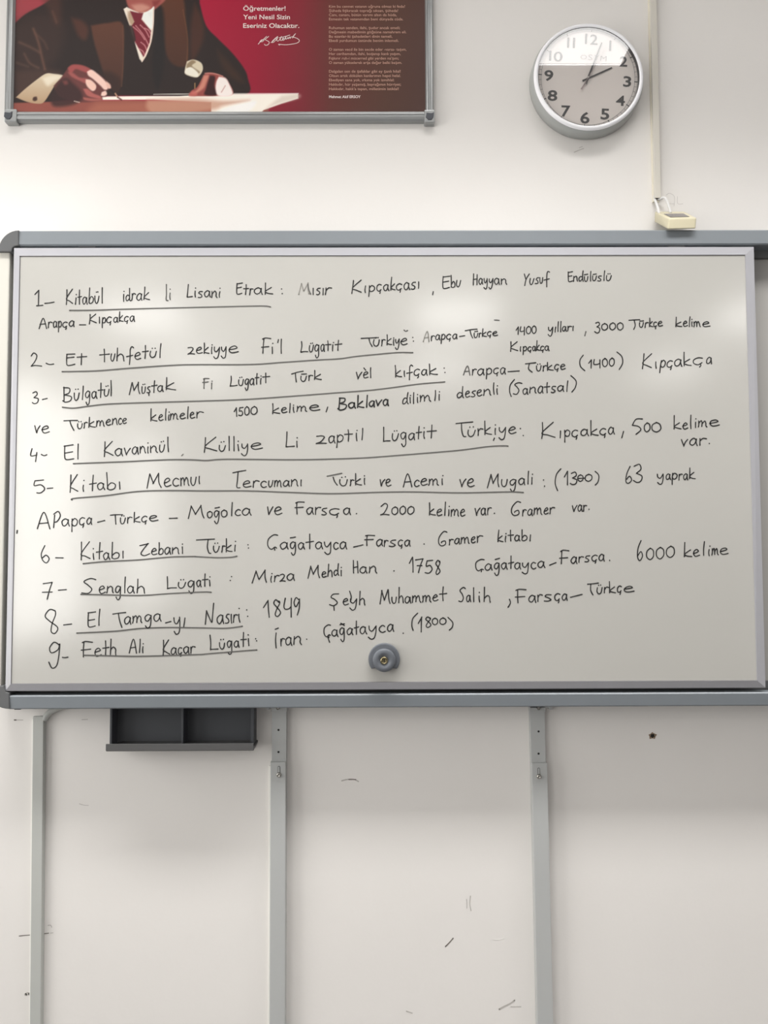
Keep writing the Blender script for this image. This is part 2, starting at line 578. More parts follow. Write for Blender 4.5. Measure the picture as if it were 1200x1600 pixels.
obj('gasket', bm, M['grey_print'], panel)

# round lock knob
kc = P(600.3, 1031, DS+0.02)
kr = 24.6*(DIST-DS-0.02)/F
bm = bmesh.new()
pts = []
for i in range(49):
    a = math.radians(-37+i*(254)/48)
    pts.append((kc.x+kr*math.cos(a), kc.z+kr*math.sin(a)))
for i in range(1, 13):
    a = math.radians(217+i*(106)/13)
    pts.append((kc.x+kr*0.78*math.cos(a), kc.z+kr*0.80*math.sin(a)))
prism(bm, pts, -DS-0.012, -DS+0.001, 0.0025)
knob = obj('lock_knob', bm, M['knob'], panel)
bm = bmesh.new()
k2 = 17.6*(DIST-DS-0.02)/F
lathe(bm, [(k2*1.02, -DS-0.008), (k2, -DS-0.021), (k2*0.93, -DS-0.0235), (k2*0.36, -DS-0.0215), (k2*0.33, -DS-0.019), (0, -DS-0.019)], kc.x, kc.z-0.0015, 64)
ks = obj('knob_cap', bm, M['knob'], knob, True)
bm = bmesh.new()
k3 = 5.6*(DIST-DS-0.02)/F
lathe(bm, [(k3, -DS-0.019), (k3, -DS-0.0228), (k3*0.82, -DS-0.0238), (k3*0.6, -DS-0.0215), (0, -DS-0.0212)], kc.x, kc.z-0.0015, 32)
obj('key_cylinder', bm, M['brass'], knob)
bm = bmesh.new(); box(bm, kc.x-0.0011, kc.x+0.0011, -DS-0.0222, -DS-0.021, kc.z-0.0055, kc.z+0.0022); obj('key_slot', bm, M['dark'], knob)

# ------------------------------------------------------------------ handwriting
# glyphs: strokes in a unit box, y 0 = baseline, 1 = x-height, 2 = cap height
A_ = [[(.82, .82), (.5, 1.02), (.14, .72), (.12, .3), (.38, .04), (.7, .3), (.84, .9)], [(.84, .92), (.84, .45), (.98, .02)]]
U_ = [[(.1, .98), (.1, .4), (.35, .02), (.7, .22), (.88, .98)]]
G = {
 'a': A_,
 'b': [[(.1, 2), (.13, 1), (.16, .1)], [(.14, .5), (.5, .95), (.88, .7), (.82, .2), (.4, 0), (.14, .2)]],
 'c': [[(.9, .85), (.55, 1), (.16, .7), (.14, .28), (.5, 0), (.95, .16)]],
 'd': [[(.78, .75), (.45, .9), (.12, .55), (.2, .08), (.5, .1), (.8, .5)], [(.82, 2), (.8, 1), (.84, .3), (.98, .05)]],
 'e': [[(.1, .48), (.5, .58), (.82, .78), (.6, 1.03), (.22, .8), (.12, .35), (.4, .02), (.98, .18)]],
 'f': [[(.95, 1.85), (.68, 2), (.5, 1.6), (.5, .6), (.52, -.55)], [(.05, .55), (.9, .72)]],
 'g': [[(.8, .85), (.45, 1.02), (.12, .7), (.2, .22), (.5, .15), (.8, .75)], [(.82, .95), (.84, .1), (.78, -.6), (.5, -.85), (.22, -.5)]],
 'h': [[(.14, 2), (.14, 1), (.12, .05)], [(.14, .6), (.5, 1), (.8, .75), (.85, .3), (.92, 0)]],
 'ı': [[(.5, 1), (.5, .45), (.55, .02)]],
 'i': [[(.45, .95), (.45, .45), (.55, .02)], [(.5, 1.42)]],
 'k': [[(.12, 2), (.14, 1), (.16, .06)], [(.8, 1.05), (.16, .45), (.5, .18), (1.0, .1)]],
 'l': [[(.5, 2), (.5, 1), (.55, .02)]],
 'j': [[(.2, 2), (.3, 1), (.2, .05), (.8, .0)]],
 'm': [[(.06, .95), (.08, .4), (.06, .02)], [(.08, .6), (.28, 1), (.42, .75), (.44, .1)], [(.44, .55), (.66, 1), (.82, .7), (.86, .25), (.97, .03)]],
 'n': [[(.1, .95), (.12, .4), (.1, .02)], [(.12, .6), (.5, 1), (.78, .75), (.82, .3), (.96, .02)]],
 'o': [[(.5, 1), (.14, .75), (.16, .2), (.5, 0), (.86, .3), (.82, .8), (.48, 1)]],
 'p': [[(.16, .98), (.16, .2), (.16, -.75)], [(.16, .6), (.5, 1.02), (.9, .75), (.8, .22), (.4, .06), (.16, .3)]],
 'r': [[(.16, .95), (.18, .4), (.16, .02)], [(.18, .6), (.5, .98), (.98, .92)]],
 's': [[(.85, .98), (.4, .95), (.2, .68), (.55, .5), (.8, .25), (.5, .02), (.1, .06)]],
 't': [[(.45, 1.9), (.48, 1), (.52, .05)], [(.02, .98), (.98, 1.08)]],
 'u': U_, 'v': [[(.05, 1), (.38, .05)], [(.38, .05), (.6, .6), (.95, 1.02)]],
 'ü': U_+[[(.3, 1.42)], [(.66, 1.46)]],
 'ū': U_+[[(.15, 1.4), (.85, 1.5)]],
 'y': [[(.08, .98), (.14, .5), (.45, .3), (.8, .9)], [(.84, 1), (.84, .2), (.72, -.6), (.4, -.8), (.1, -.5)]],
 'z': [[(.1, .95), (.55, 1.02), (.8, .8), (.5, .3), (.1, .02)], [(.1, .02), (.5, .1), (.98, .05)]],
 'ç': [[(.85, .9), (.5, 1), (.12, .7), (.14, .22), (.5, .04), (.82, .28)], [(.66, .16), (.72, -.08), (.64, -.3)]],
 'ş': [[(.85, .98), (.4, .95), (.2, .68), (.55, .5), (.8, .25), (.5, .02), (.1, .06)], [(.55, .0), (.6, -.35)]],
 'ğ': [[(.8, .85), (.45, 1.02), (.12, .7), (.2, .22), (.5, .15), (.8, .75)], [(.82, .95), (.84, .1), (.78, -.6), (.5, -.85), (.22, -.5)], [(.15, 1.42), (.85, 1.55)]],
 'A': [[(.02, 0), (.5, 2), (.98, .02)], [(.15, .75), (.85, .85)]],
 'B': [[(.15, 2), (.15, .05)], [(.1, 1.95), (.7, 1.9), (.65, 1.3), (.2, 1.0)], [(.2, 1.0), (.9, .75), (.8, .15), (.3, -.05), (.02, .2)]],
 'C': [[(.95, 1.95), (.6, 2), (.15, 1.5), (.12, .6), (.4, .1), (.75, .4), (.9, .3)], [(.7, .4), (.72, -.05)]],
 'E': [[(.95, 1.95), (.1, 1.8)], [(.12, 1.85), (.1, .6), (.25, .02), (.98, .15)], [(.12, .95), (.85, 1.1)]],
 'F': [[(.1, 1.85), (.4, 2), (.98, 1.92)], [(.25, 1.9), (.22, 1), (.25, 0)], [(.05, .9), (.85, 1.0)]],
 'G': [[(.95, 1.9), (.6, 2), (.15, 1.3), (.1, .5), (.4, 0), (.8, .3), (.75, .8), (.45, .7), (.4, .5)]],
 'H': [[(.1, 2), (.12, 0)], [(.85, 1.9), (.85, 0)], [(.1, .9), (.85, 1.05)]],
 'K': [[(.15, 1.95), (.15, 1), (.1, 0)], [(.9, 2.0), (.12, .85), (.5, .5), (1.0, .2)]],
 'L': [[(.1, 2), (.15, 1), (.1, .05)], [(.1, .05), (.5, .12), (1.0, .14)]],
 'M': [[(.02, 0), (.2, 1.9)], [(.2, 1.9), (.45, .6)], [(.45, .6), (.8, 2.0)], [(.8, 2.0), (.85, .8), (.98, .1)]],
 'N': [[(.06, 0), (.1, 1.4)], [(.1, 1.4), (.6, .4), (.7, .3)], [(.75, .35), (.85, 2.0)]],
 'P': [[(.2, 1.6), (.2, 0)], [(.1, 1.7), (.6, 2), (.9, 1.5), (.6, .9), (.25, .8)]],
 'S': [[(.98, 1.85), (.6, 2), (.15, 1.6), (.45, 1.15), (.7, .6), (.45, .05), (.02, .15)]],
 'Y': [[(.05, 2), (.4, 1.05)], [(.95, 2), (.5, 1.0), (.35, 0)]],
 'Z': [[(.02, 1.6), (.85, 2)], [(.85, 2), (.25, .6), (.2, .1), (.5, -.05), (.98, .2)]],
 '0': [[(.5, 2), (.12, 1.5), (.12, .5), (.5, 0), (.9, .6), (.85, 1.6), (.48, 2)]],
 '1': [[(.05, 1.2), (.6, 2)], [(.6, 2), (.65, 1), (.7, 0)]],
 '2': [[(.1, 1.5), (.5, 2), (.8, 1.5), (.4, .4), (.05, .05)], [(.05, .05), (.5, .2), (.98, .05)]],
 '3': [[(.1, 1.8), (.6, 2), (.8, 1.5), (.35, 1.1)], [(.35, 1.1), (.9, .8), (.8, .15), (.4, 0), (.05, .25)]],
 '4': [[(.12, 1.95), (.06, 1.1), (.2, .75), (.6, .8), (.8, 1.0)], [(.82, 1.9), (.84, 1.0), (.9, -.2)]],
 '5': [[(.9, 1.95), (.25, 1.9)], [(.25, 1.9), (.15, 1.1), (.6, 1.2), (.85, .6), (.55, .02), (.05, .1)]],
 '6': [[(.5, 2), (.15, 1.2), (.15, .3), (.5, 0), (.9, .45), (.6, .9), (.2, .5)]],
 '7': [[(.05, 1.9), (.95, 2)], [(.95, 2), (.6, 1), (.4, 0)], [(.2, 1), (.8, 1.05)]],
 '8': [[(.75, 1.7), (.4, 2), (.15, 1.6), (.5, 1.1), (.9, .5), (.5, 0), (.25, .3), (.5, 1.0), (.8, 1.6), (.7, 1.85)]],
 '9': [[(.85, 1.7), (.4, 2), (.1, 1.5), (.4, 1.0), (.85, 1.6)], [(.88, 1.9), (.85, .9), (.6, 0)]],
 "'": [[(.6, 2), (.5, 1.6)]],
}
INKS = [M['ink'], M['ink_mid'], M['ink_faint']]

class Line:
    def __init__(self, n, label=None):
        self.strokes = []
    def at(self, ox, oy, s=4.0):
        self.o = (ox, oy, s)
        return self
    def px(self, p):
        return (self.o[0]+p[0]/self.o[2], self.o[1]+p[1]/self.o[2])
    def w(self, text, xs, y0, y1, xh, cap, m=0, slant=0.05, wd=1.75):
        span = (xs[-1]-xs[0]) or 1
        for i, ch in enumerate(text):
            a, b = xs[i], xs[i+1]
            wid = (b-a)*(0.96 if i == len(text)-1 else 0.88)
            base = y0+(y1-y0)*((a+b)/2-xs[0])/span
            lean_ = random.uniform(-.05, .05)
            drop_ = random.uniform(-.06, .06)*xh
            tall_ = random.uniform(.93, 1.06)
            for st in G[ch]:
                pts = []
                for x, y in st:
                    yy = y*xh if y <= 1 else xh+(y-1)*(cap-xh)
                    jx = random.uniform(-.035, .035)*xh
                    jy = random.uniform(-.035, .035)*xh
                    pts.append(self.px((a+x*wid+(slant+lean_)*yy+jx, base+drop_-yy*tall_+jy)))
                self.add(pts, wd, m)
        return self
    def s(self, *pts, m=0, wd=1.75, smooth=True):
        q = [self.px(p) for p in pts]
        if smooth or len(q) < 3:
            self.add(q, wd, m)
        else:
            for a, b in zip(q, q[1:]):
                self.add([a, b], wd, m)
        return self
    def add(self, q, wd, m):
        c_ = catmull(q, 4)
        if len(c_) == 2:
            c_ = [tuple(a+(b-a)*t/4 for a, b in zip(*c_)) for t in range(5)]
        self.strokes.append((q, wd, m, c_))
    def done(self, label):
        # group the pen strokes into words by how close they lie
        st = self.strokes
        par = list(range(len(st)))
        def find(i):
            while par[i] != i:
                i = par[i]
            return i
        for i in range(len(st)):
            for j in range(i):
                if find(i) != find(j) and min(math.hypot(a[0]-b[0], a[1]-b[1]) for a in st[i][3] for b in st[j][3]) < 10:
                    par[find(i)] = find(j)
        groups = {}
        for i, q in enumerate(st):
            groups.setdefault(find(i), []).append(q)
        for g_ in groups.values():
            k = Ink(DS+0.0004)
            k.k = random.randrange(12)
            for pts, wd, m, _ in g_:
                k.stroke(pts, wd, m, len(pts) > 2)
            k.build('handwritten_word', INKS, panel)

def underline(label, *segs):
    k = Ink(DS+0.0006)
    pts = []
    for (ox, oy, s), ps in segs:
        pts += [(ox+x/s, oy+y/s) for x, y in ps]
    k.stroke(pts, 2.0, 1)
    o = k.build('underline', INKS, panel)
    o['label'] = label

# line 1
L = Line(1).at(40, 420)
L.s((58, 160), (82, 134)).s((82, 134), (81, 180), (80, 228)).s((68, 231), (108, 228)).s((120, 216), (150, 213), (178, 208))
L.w('Kitabül', [250, 300, 325, 352, 390, 430, 466, 490], 228, 214, 45, 95, m=0, wd=1.7)
L.w('idrak', [600, 625, 660, 690, 733, 776], 205, 192, 45, 85)
L.w('ji', [874, 896, 908], 198, 192, 40, 95, m=1)
L.at(250, 420).w('Lisani', [165, 208, 236, 272, 320, 362, 380], 178, 180, 40, 82).w('Etrak', [472, 518, 556, 584, 648, 708], 163, 162, 42, 72)
L.s((760, 126)).s((764, 155)).w('M', [866, 936], 160, 160, 40, 72, m=2).s((925, 98), (930, 130), (942, 158), m=1).w('ısır', [944, 974, 1008, 1028, 1072], 162, 160, 42, 72)
L.at(450, 420).w('Kıpçakçası', [393, 466, 500, 550, 594, 636, 672, 722, 766, 806, 826], 156, 124, 42, 85)
L.s((908, 142), (904, 162))
L.at(680, 410).w('Ebu', [40, 96, 130, 162], 166, 152, 40, 76).w('Hayyan', [235, 270, 302, 334, 366, 408, 450], 138, 140, 38, 70).w('Yusuf', [548, 588, 622, 652, 678, 718], 145, 128, 40, 75)
L.w('Endūlūslü', [828, 862, 894, 930, 962, 980, 1014, 1046, 1066, 1104], 122, 112, 33, 62, slant=.03)
L.done('topmost handwritten line, beginning with number 1')
underline('line under the first title', ((40, 420, 4), [(275, 260), (420, 259), (600, 253), (900, 245)]), ((250, 420, 4), [(350, 238), (630, 232), (690, 238)]))
L = Line(1).at(40, 420).w('Arapça', [82, 138, 170, 202, 228, 268, 306], 375, 362, 36, 68).s((337, 350), (375, 350))
L.w('Kıpçakça', [395, 448, 476, 504, 546, 582, 614, 648, 682], 346, 328, 36, 60)
L.done('short handwritten line just under the first one')

# line 2
L = Line(2).at(40, 510).s((35, 185), (50, 166), (70, 182), (60, 215), (35, 248)).s((35, 248), (60, 244), (100, 248)).s((128, 230), (150, 238), (175, 235))
L.w('Et', [248, 316, 382], 244, 238, 50, 72).w('tuhfetül', [460, 530, 562, 628, 678, 726, 772, 828, 850], 226, 194, 45, 85)
L.at(280, 505).w('zekiyye', [50, 102, 150, 192, 214, 260, 304, 372], 193, 186, 42, 70).w("Fi'l", [508, 572, 596, 628, 646], 192, 187, 42, 92)
L.w('Lügatit', [755, 810, 844, 882, 912, 950, 970, 1014], 184, 168, 42, 72)
L.at(540, 490).s((97, 155), (150, 152), (195, 150)).s((146, 155), (152, 180), (166, 206)).w('ürkiye', [170, 222, 252, 292, 310, 340, 388], 206, 192, 38, 62)
L.s((420, 149)).s((424, 172)).s((365, 103), (374, 110), (388, 106), m=1).s((930, 40), (960, 42), m=1)
L.w('A', [485, 524], 178, 176, 32, 66, m=2).w('rapça', [532, 560, 594, 628, 666, 698], 172, 158, 32, 60).s((712, 143), (745, 138))
L.s((748, 107), (785, 100), (822, 97)).s((778, 105), (784, 130), (794, 152)).w('ūrkçe', [800, 832, 850, 884, 916, 952], 152, 136, 28, 52)
L.at(780, 480, 3.529).w('1400', [90, 112, 146, 178, 207], 150, 145, 20, 42).w('yılları', [268, 302, 316, 332, 346, 374, 400, 412], 140, 130, 28, 58)
L.s((478, 134), (472, 158), m=1).w('3', [525, 558], 140, 140, 30, 60).w('000', [562, 605, 647, 688], 128, 124, 20, 40)
L.s((715, 72), (775, 68)).s((744, 72), (750, 100), (742, 122)).w('ūrkçe', [770, 802, 824, 850, 872, 902], 114, 106, 28, 48).w('kelime', [968, 1012, 1042, 1056, 1072, 1116, 1165], 108, 106, 28, 56)
L.done('handwritten line beginning with number 2')
underline('line under the second title', ((40, 510, 4), [(228, 283), (440, 278), (640, 262), (900, 244)]), ((280, 505, 4), [(100, 259), (440, 258), (640, 245), (860, 230), (1000, 222)]), ((540, 490, 4), [(60, 268), (200, 254), (330, 243), (420, 244)]))
L = Line(2).at(780, 480, 3.529).w('Kıpçakça', [58, 108, 128, 156, 182, 204, 226, 250, 276], 246, 238, 26, 52)
L.done('single small handwritten word below the year 1400')

# line 3
L = Line(3).at(40, 570).s((45, 176), (65, 168), (72, 185), (52, 205)).s((52, 205), (78, 212), (74, 235), (55, 243), (42, 236), m=0).s((105, 217), (135, 210))
L.w('Bülgatül', [230, 300, 342, 370, 410, 450, 488, 526, 544], 234, 194, 44, 92).w('Müştak', [646, 722, 756, 784, 822, 866, 940], 192, 155, 42, 75)
L.at(300, 560).w('Fi', [65, 112, 132], 188, 190, 38, 60, m=1).w('Lügatit', [235, 288, 328, 360, 392, 420, 438, 486], 180, 152, 40, 68)
L.s((622, 98), (660, 86), (695, 80)).s((646, 92), (648, 120), (652, 148)).w('ūrk', [676, 726, 758, 812], 146, 130, 35, 62).w('vel', [1022, 1066, 1106, 1128], 130, 122, 40, 68).s((1074, 60), (1086, 74))
L.at(560, 550).w('kıfçak', [225, 278, 300, 344, 392, 436, 496], 158, 144, 40, 74).s((536, 101)).s((541, 128))
L.w('A', [655, 700], 145, 145, 30, 60, m=1).w('rapça', [708, 740, 794, 842, 884, 922], 146, 136, 38, 58).s((935, 123), (1005, 118))
L.at(780, 480, 3.529).s((145, 312), (172, 309), (202, 306)).s((166, 312), (162, 340), (182, 358)).w('ürkçe', [202, 240, 262, 302, 334, 366], 356, 340, 30, 48)
L.at(830, 540).s((325, 60), (305, 90), (308, 130), (335, 157)).w('1400', [356, 386, 442, 484, 522], 142, 126, 24, 50).s((536, 40), (566, 68), (571, 110), (550, 149))
L.w('Kıpçakça', [688, 760, 802, 844, 892, 948, 1006, 1090, 1130], 148, 116, 44, 92)
L.done('handwritten line beginning with number 3')
underline('line under the third title', ((40, 570, 4), [(230, 265), (300, 271), (400, 258), (560, 243)]), ((300, 560, 4), [(0, 268), (300, 258), (600, 238), (900, 215), (1100, 200)]), ((560, 550, 4), [(200, 224), (380, 200), (540, 187)]))
L = Line(3).at(40, 570).w('ve', [55, 95, 150], 428, 426, 44, 80).s((240, 350), (280, 348), (325, 348)).s((276, 350), (286, 380), (302, 410))
L.w('ürkmence', [322, 362, 388, 440, 500, 538, 578, 602, 632], 402, 366, 36, 62).w('kelimeler', [775, 828, 864, 886, 902, 960, 1004, 1024, 1062, 1114], 355, 330, 38, 75)
L.at(300, 560).w('1500', [262, 290, 326, 364, 410], 362, 350, 24, 52).w('kelime', [495, 556, 600, 622, 652, 728, 804], 348, 326, 35, 62).s((848, 304), (838, 334))
L.at(560, 550).w('Baklava', [-130, -66, -12, 40, 64, 106, 150, 190], 363, 332, 38, 74, wd=2.2).w('dilimli', [272, 316, 334, 358, 382, 464, 494, 514], 328, 303, 40, 70)
L.w('desenli', [612, 664, 702, 738, 778, 836, 858, 876], 290, 264, 38, 74).s((975, 172), (950, 205), (945, 245), (955, 278))
L.w('Sanatsal', [966, 1024, 1066, 1118, 1160, 1200, 1240, 1292, 1314], 268, 246, 40, 72).s((1328, 148), (1360, 180), (1356, 220), (1334, 250))
L.done('handwritten line with the word in brackets, below the line beginning with number 3')

# line 4
L = Line(4).at(40, 670).s((40, 124), (32, 168), (70, 163)).s((70, 148), (66, 175), (62, 205)).s((98, 160), (115, 168), (133, 162))
L.w('El', [238, 312, 340], 192, 192, 45, 98, slant=0).w('Kavaninül', [486, 556, 614, 662, 712, 756, 776, 832, 876, 908], 178, 140, 45, 92, slant=.02)
L.at(300, 660).w('Külliye', [68, 165, 218, 248, 278, 306, 360, 446], 188, 168, 42, 92, slant=.02).w('Li', [580, 646, 666], 157, 157, 42, 92).w('zaptil', [770, 850, 900, 952, 1008, 1052, 1072], 138, 112, 48, 78)
L.at(570, 650).w('Lügatit', [112, 164, 220, 270, 318, 358, 386, 446], 160, 140, 45, 92).s((570, 47), (620, 42), (675, 37)).s((604, 46), (606, 90), (616, 125), (632, 128))
L.w('ürkiye', [640, 702, 742, 800, 834, 894, 948], 130, 106, 42, 84).s((972, 78)).s((990, 122)).s((810, 138), (804, 152))
L.at(830, 640).w('Kıpçakça', [58, 162, 204, 250, 304, 366, 426, 480, 522], 184, 154, 42, 100, slant=.02).s((577, 136), (566, 176))
L.s((695, 58), (655, 60), (632, 98)).s((632, 98), (668, 104), (685, 126), (655, 154)).w('00', [702, 750, 818], 140, 140, 30, 60).w('kelime', [886, 944, 982, 1016, 1040, 1108, 1180], 126, 102, 38, 84)
L.done('handwritten line beginning with number 4')
underline('line under the fourth title', ((40, 670, 4), [(298, 218), (430, 213), (640, 205), (900, 193), (1050, 194)]), ((300, 660, 4), [(90, 238), (220, 230), (640, 233), (900, 228), (1100, 220)]), ((570, 650, 4), [(280, 240), (580, 215), (760, 192), (860, 186), (895, 188)]))
L = Line(4).at(830, 640).w('var', [938, 986, 1046, 1094], 228, 224, 45, 80).s((1113, 212))
L.done('single short handwritten word at the right, below the number 500')

# line 5
L = Line(5).at(40, 670).s((112, 320), (58, 325), smooth=False).s((58, 325), (54, 355), (95, 350), (119, 375), (95, 400), (70, 400)).s((135, 373), (170, 370))
L.w('Kitabı', [272, 332, 396, 446, 502, 576, 600], 400, 374, 46, 110, slant=.03).w('Mecmuı', [756, 860, 916, 966, 1030, 1076, 1096], 374, 348, 50, 100, slant=.02)
L.at(300, 660).s((255, 315), (300, 306), (336, 300)).s((288, 308), (284, 360), (280, 404), (300, 408)).w('ercumanı', [314, 376, 426, 474, 512, 566, 616, 670, 692], 408, 398, 40, 80)
L.s((845, 336), (890, 327), (936, 318), m=1).s((882, 342), (892, 370), (908, 392)).w('ürki', [918, 986, 1014, 1066, 1090], 402, 388, 40, 72)
L.at(570, 650).w('ve', [90, 128, 166], 440, 440, 42, 80).w('Acemi', [240, 304, 346, 396, 470, 498], 442, 432, 42, 88).w('ve', [588, 638, 686], 446, 446, 52, 90).w('Mugali', [766, 850, 902, 956, 1008, 1034, 1054], 448, 426, 44, 86)
L.s((1117, 400)).s((1123, 438))
L.at(830, 640).s((185, 370), (158, 405), (150, 460), (165, 506)).w('13', [205, 240, 288], 470, 468, 40, 82).w('00', [288, 332, 384], 450, 446, 20, 42).s((298, 430), (330, 428)).s((400, 386), (422, 410), (418, 450), (400, 472))
L.w('63', [585, 636, 700], 466, 452, 50, 108).w('yaprak', [785, 838, 876, 920, 948, 984, 1026], 440, 436, 38, 66)
L.done('handwritten line beginning with number 5')
underline('line under the fifth title', ((40, 670, 4), [(290, 445), (305, 435), (500, 418), (700, 392), (900, 386), (1100, 388)]), ((300, 660, 4), [(100, 428), (350, 428), (600, 437), (860, 445), (1060, 440)]), ((570, 650, 4), [(100, 476), (300, 474), (600, 480), (900, 474), (990, 478)]))
L = Line(5).at(40, 780).w('APapça', [70, 164, 222, 282, 332, 378, 416], 188, 158, 44, 100).s((450, 144), (495, 133)).s((530, 100), (565, 97), (606, 97)).s((560, 100), (562, 130), (564, 156))
L.w('ürkçe', [588, 632, 670, 722, 768, 830], 154, 137, 38, 66).s((898, 120), (948, 118))
L.at(300, 770).w('Moğolca', [-25, 92, 134, 178, 230, 266, 308, 372], 166, 140, 42, 82, slant=.02).w('ve', [465, 510, 567], 136, 136, 48, 80)
L.w('Farsça', [640, 712, 766, 806, 852, 942, 994], 134, 140, 44, 76, slant=.02).s((1028, 130))
L.at(580, 770).w('2', [56, 116], 140, 140, 40, 80).w('000', [124, 174, 222, 270], 138, 132, 24, 50).w('kelime', [358, 406, 448, 474, 496, 554, 588], 144, 144, 40, 82).w('var', [645, 684, 722, 750], 143, 136, 44, 80).s((770, 128))
L.w('Gramer', [870, 942, 972, 1014, 1076, 1110, 1146], 148, 132, 42, 90)
L.at(720, 770, 2.727).w('var', [474, 498, 520, 538], 82, 78, 27, 60).s((546, 70))
L.done('handwritten line starting with a dash-joined word, below the line beginning with number 5')

# line 6
L = Line(6).at(40, 780).s((120, 290), (98, 340), (106, 380), (130, 398), (147, 372), (128, 350), (106, 366)).s((188, 366), (235, 367))
L.w('Kitabı', [340, 412, 440, 482, 532, 596, 620], 384, 370, 45, 112, slant=.03).w('Zebani', [712, 784, 826, 866, 912, 968, 994], 352, 342, 42, 75)
L.at(300, 770).s((28, 295), (85, 292), (140, 289)).s((100, 296), (96, 340), (106, 375), (118, 378)).w('ürki', [130, 182, 206, 256, 278], 374, 366, 40, 84).s((350, 325)).s((353, 345))
L.w('Çağatayca'.replace('Ç', 'C'), [465, 546, 610, 660, 710, 768, 824, 882, 920, 970], 355, 350, 42, 96, slant=.02).s((1010, 339), (1040, 332), (1068, 325))
L.at(580, 770).w('Farsça', [-44, 30, 78, 108, 166, 204, 244], 330, 338, 40, 66).s((330, 320))
L.w('Gramer', [416, 484, 518, 558, 622, 656, 700], 335, 308, 40, 90).w('kitabı', [785, 828, 854, 894, 934, 982, 1002], 308, 300, 38, 74)
L.done('handwritten line beginning with number 6')
underline('line under the sixth title', ((40, 780, 4), [(360, 403), (500, 390), (700, 380), (900, 362), (1050, 358)]), ((300, 770, 4), [(30, 399), (150, 405), (240, 403), (280, 396)]))

# line 7
L = Line(7).at(40, 880).s((110, 128), (166, 120), smooth=False).s((166, 120), (150, 165), (135, 225)).s((105, 182), (166, 180)).s((205, 169), (255, 165))
L.w('Senglah', [350, 454, 504, 556, 606, 632, 688, 752], 190, 186, 45, 95, slant=.02).w('Lügati', [880, 950, 1010, 1066, 1102, 1142, 1162], 165, 142, 42, 82, slant=.02)
L.at(280, 850).s((327, 204)).s((319, 228)).w('Mirza', [455, 560, 590, 626, 668, 724], 247, 230, 42, 80).w('Mehdi', [803, 888, 926, 964, 1002, 1022], 218, 196, 38, 76)
L.at(500, 850).w('Han', [207, 246, 302, 358], 182, 182, 40, 82, slant=.03).s((462, 168)).w('1758', [556, 596, 654, 714, 754], 172, 190, 44, 90, slant=.03)
L.at(700, 830).w('C', [166, 228], 250, 250, 36, 70, slant=.02).w('ağatayca', [228, 284, 330, 376, 412, 460, 516, 556, 608], 246, 230, 40, 92, slant=.02).s((635, 212), (675, 196))
L.w('Farsça', [694, 764, 812, 850, 894, 940, 978], 207, 186, 40, 88).s((1010, 182))
L.at(720, 770, 2.727).w('6', [747, 778], 290, 288, 42, 84).w('000', [788, 828, 872, 914], 286, 274, 24, 50).w('kelime', [946, 988, 1022, 1048, 1068, 1102, 1142], 274, 262, 28, 64)
L.done('handwritten line beginning with number 7')
underline('line under the seventh title', ((40, 880, 4), [(345, 195), (500, 198), (720, 202), (900, 190), (1100, 180), (1160, 182)]))

# line 8
L = Line(8).at(40, 880).s((185, 298), (150, 290), (122, 330), (150, 362), (200, 402), (184, 438), (160, 428), (165, 380), (186, 325), (185, 298)).s((238, 386), (288, 380))
L.w('El', [383, 444, 472], 404, 390, 45, 104, slant=.03).s((545, 318), (585, 312), (626, 308)).s((580, 316), (588, 360), (602, 402)).w('amga', [612, 666, 738, 798, 848], 386, 360, 46, 90).s((875, 373), (908, 364)).w('yı', [922, 978, 1000], 395, 398, 58, 100)
L.at(280, 850).w('Nasıri', [160, 230, 286, 320, 336, 366, 388], 508, 492, 55, 130, slant=.02).s((422, 412)).s((428, 452)).w('1849', [524, 586, 648, 714, 756], 460, 438, 50, 105, slant=.02)
L.at(500, 850).w('ş', [50, 124], 388, 388, 80, 100).w('eyh', [140, 184, 242, 286], 384, 378, 42, 84).s((185, 295), (195, 330), (190, 360)).w('Muhammet', [373, 448, 488, 528, 574, 638, 702, 744, 792], 378, 356, 42, 92, slant=.02)
L.w('Salih', [868, 912, 946, 976, 1020, 1070], 362, 362, 42, 92).s((1184, 345), (1190, 368), (1175, 395))
L.at(700, 830).w('Farsça', [418, 500, 556, 596, 662, 710, 748], 448, 430, 42, 90, slant=.02).s((765, 413), (800, 404), (838, 395)).s((872, 331), (905, 328), (940, 324)).s((892, 332), (892, 370), (906, 398))
L.w('ürkçe', [928, 972, 1004, 1054, 1092, 1166], 391, 380, 40, 76)
L.done('handwritten line beginning with number 8')
underline('line under the eighth title', ((40, 880, 4), [(320, 437), (560, 425), (720, 408), (900, 402), (1100, 404)]), ((280, 850, 4), [(180, 525), (300, 526), (395, 514)]))

# line 9
L = Line(9).at(40, 880).s((212, 512), (178, 494), (150, 530), (162, 560), (202, 540), (212, 505)).s((214, 505), (206, 590), (192, 642), (165, 655), (145, 618)).s((230, 588), (248, 590), (265, 587))
L.w('Feth', [342, 426, 480, 524, 570], 592, 570, 48, 98, slant=.02).w('Ali', [646, 700, 722, 742], 566, 558, 42, 86).w('Kaçar', [855, 906, 950, 984, 1028, 1062], 575, 562, 44, 96, slant=.03)
L.at(280, 850).w('Lügati', [190, 250, 296, 340, 380, 422, 446], 668, 636, 44, 94, slant=.02).s((478, 592)).s((484, 605))
L.s((606, 556), (602, 600), (606, 650)).s((600, 533), (620, 525)).w('ran', [632, 662, 710, 768], 640, 626, 52, 80).s((797, 595))
L.at(500, 850).w('C', [20, 72], 584, 584, 38, 74, slant=.02).s((48, 580), (60, 615)).w('ağatayca', [70, 120, 164, 212, 248, 298, 366, 416, 462], 580, 546, 44, 92, slant=.02).s((130, 495), (152, 510)).s((520, 558))
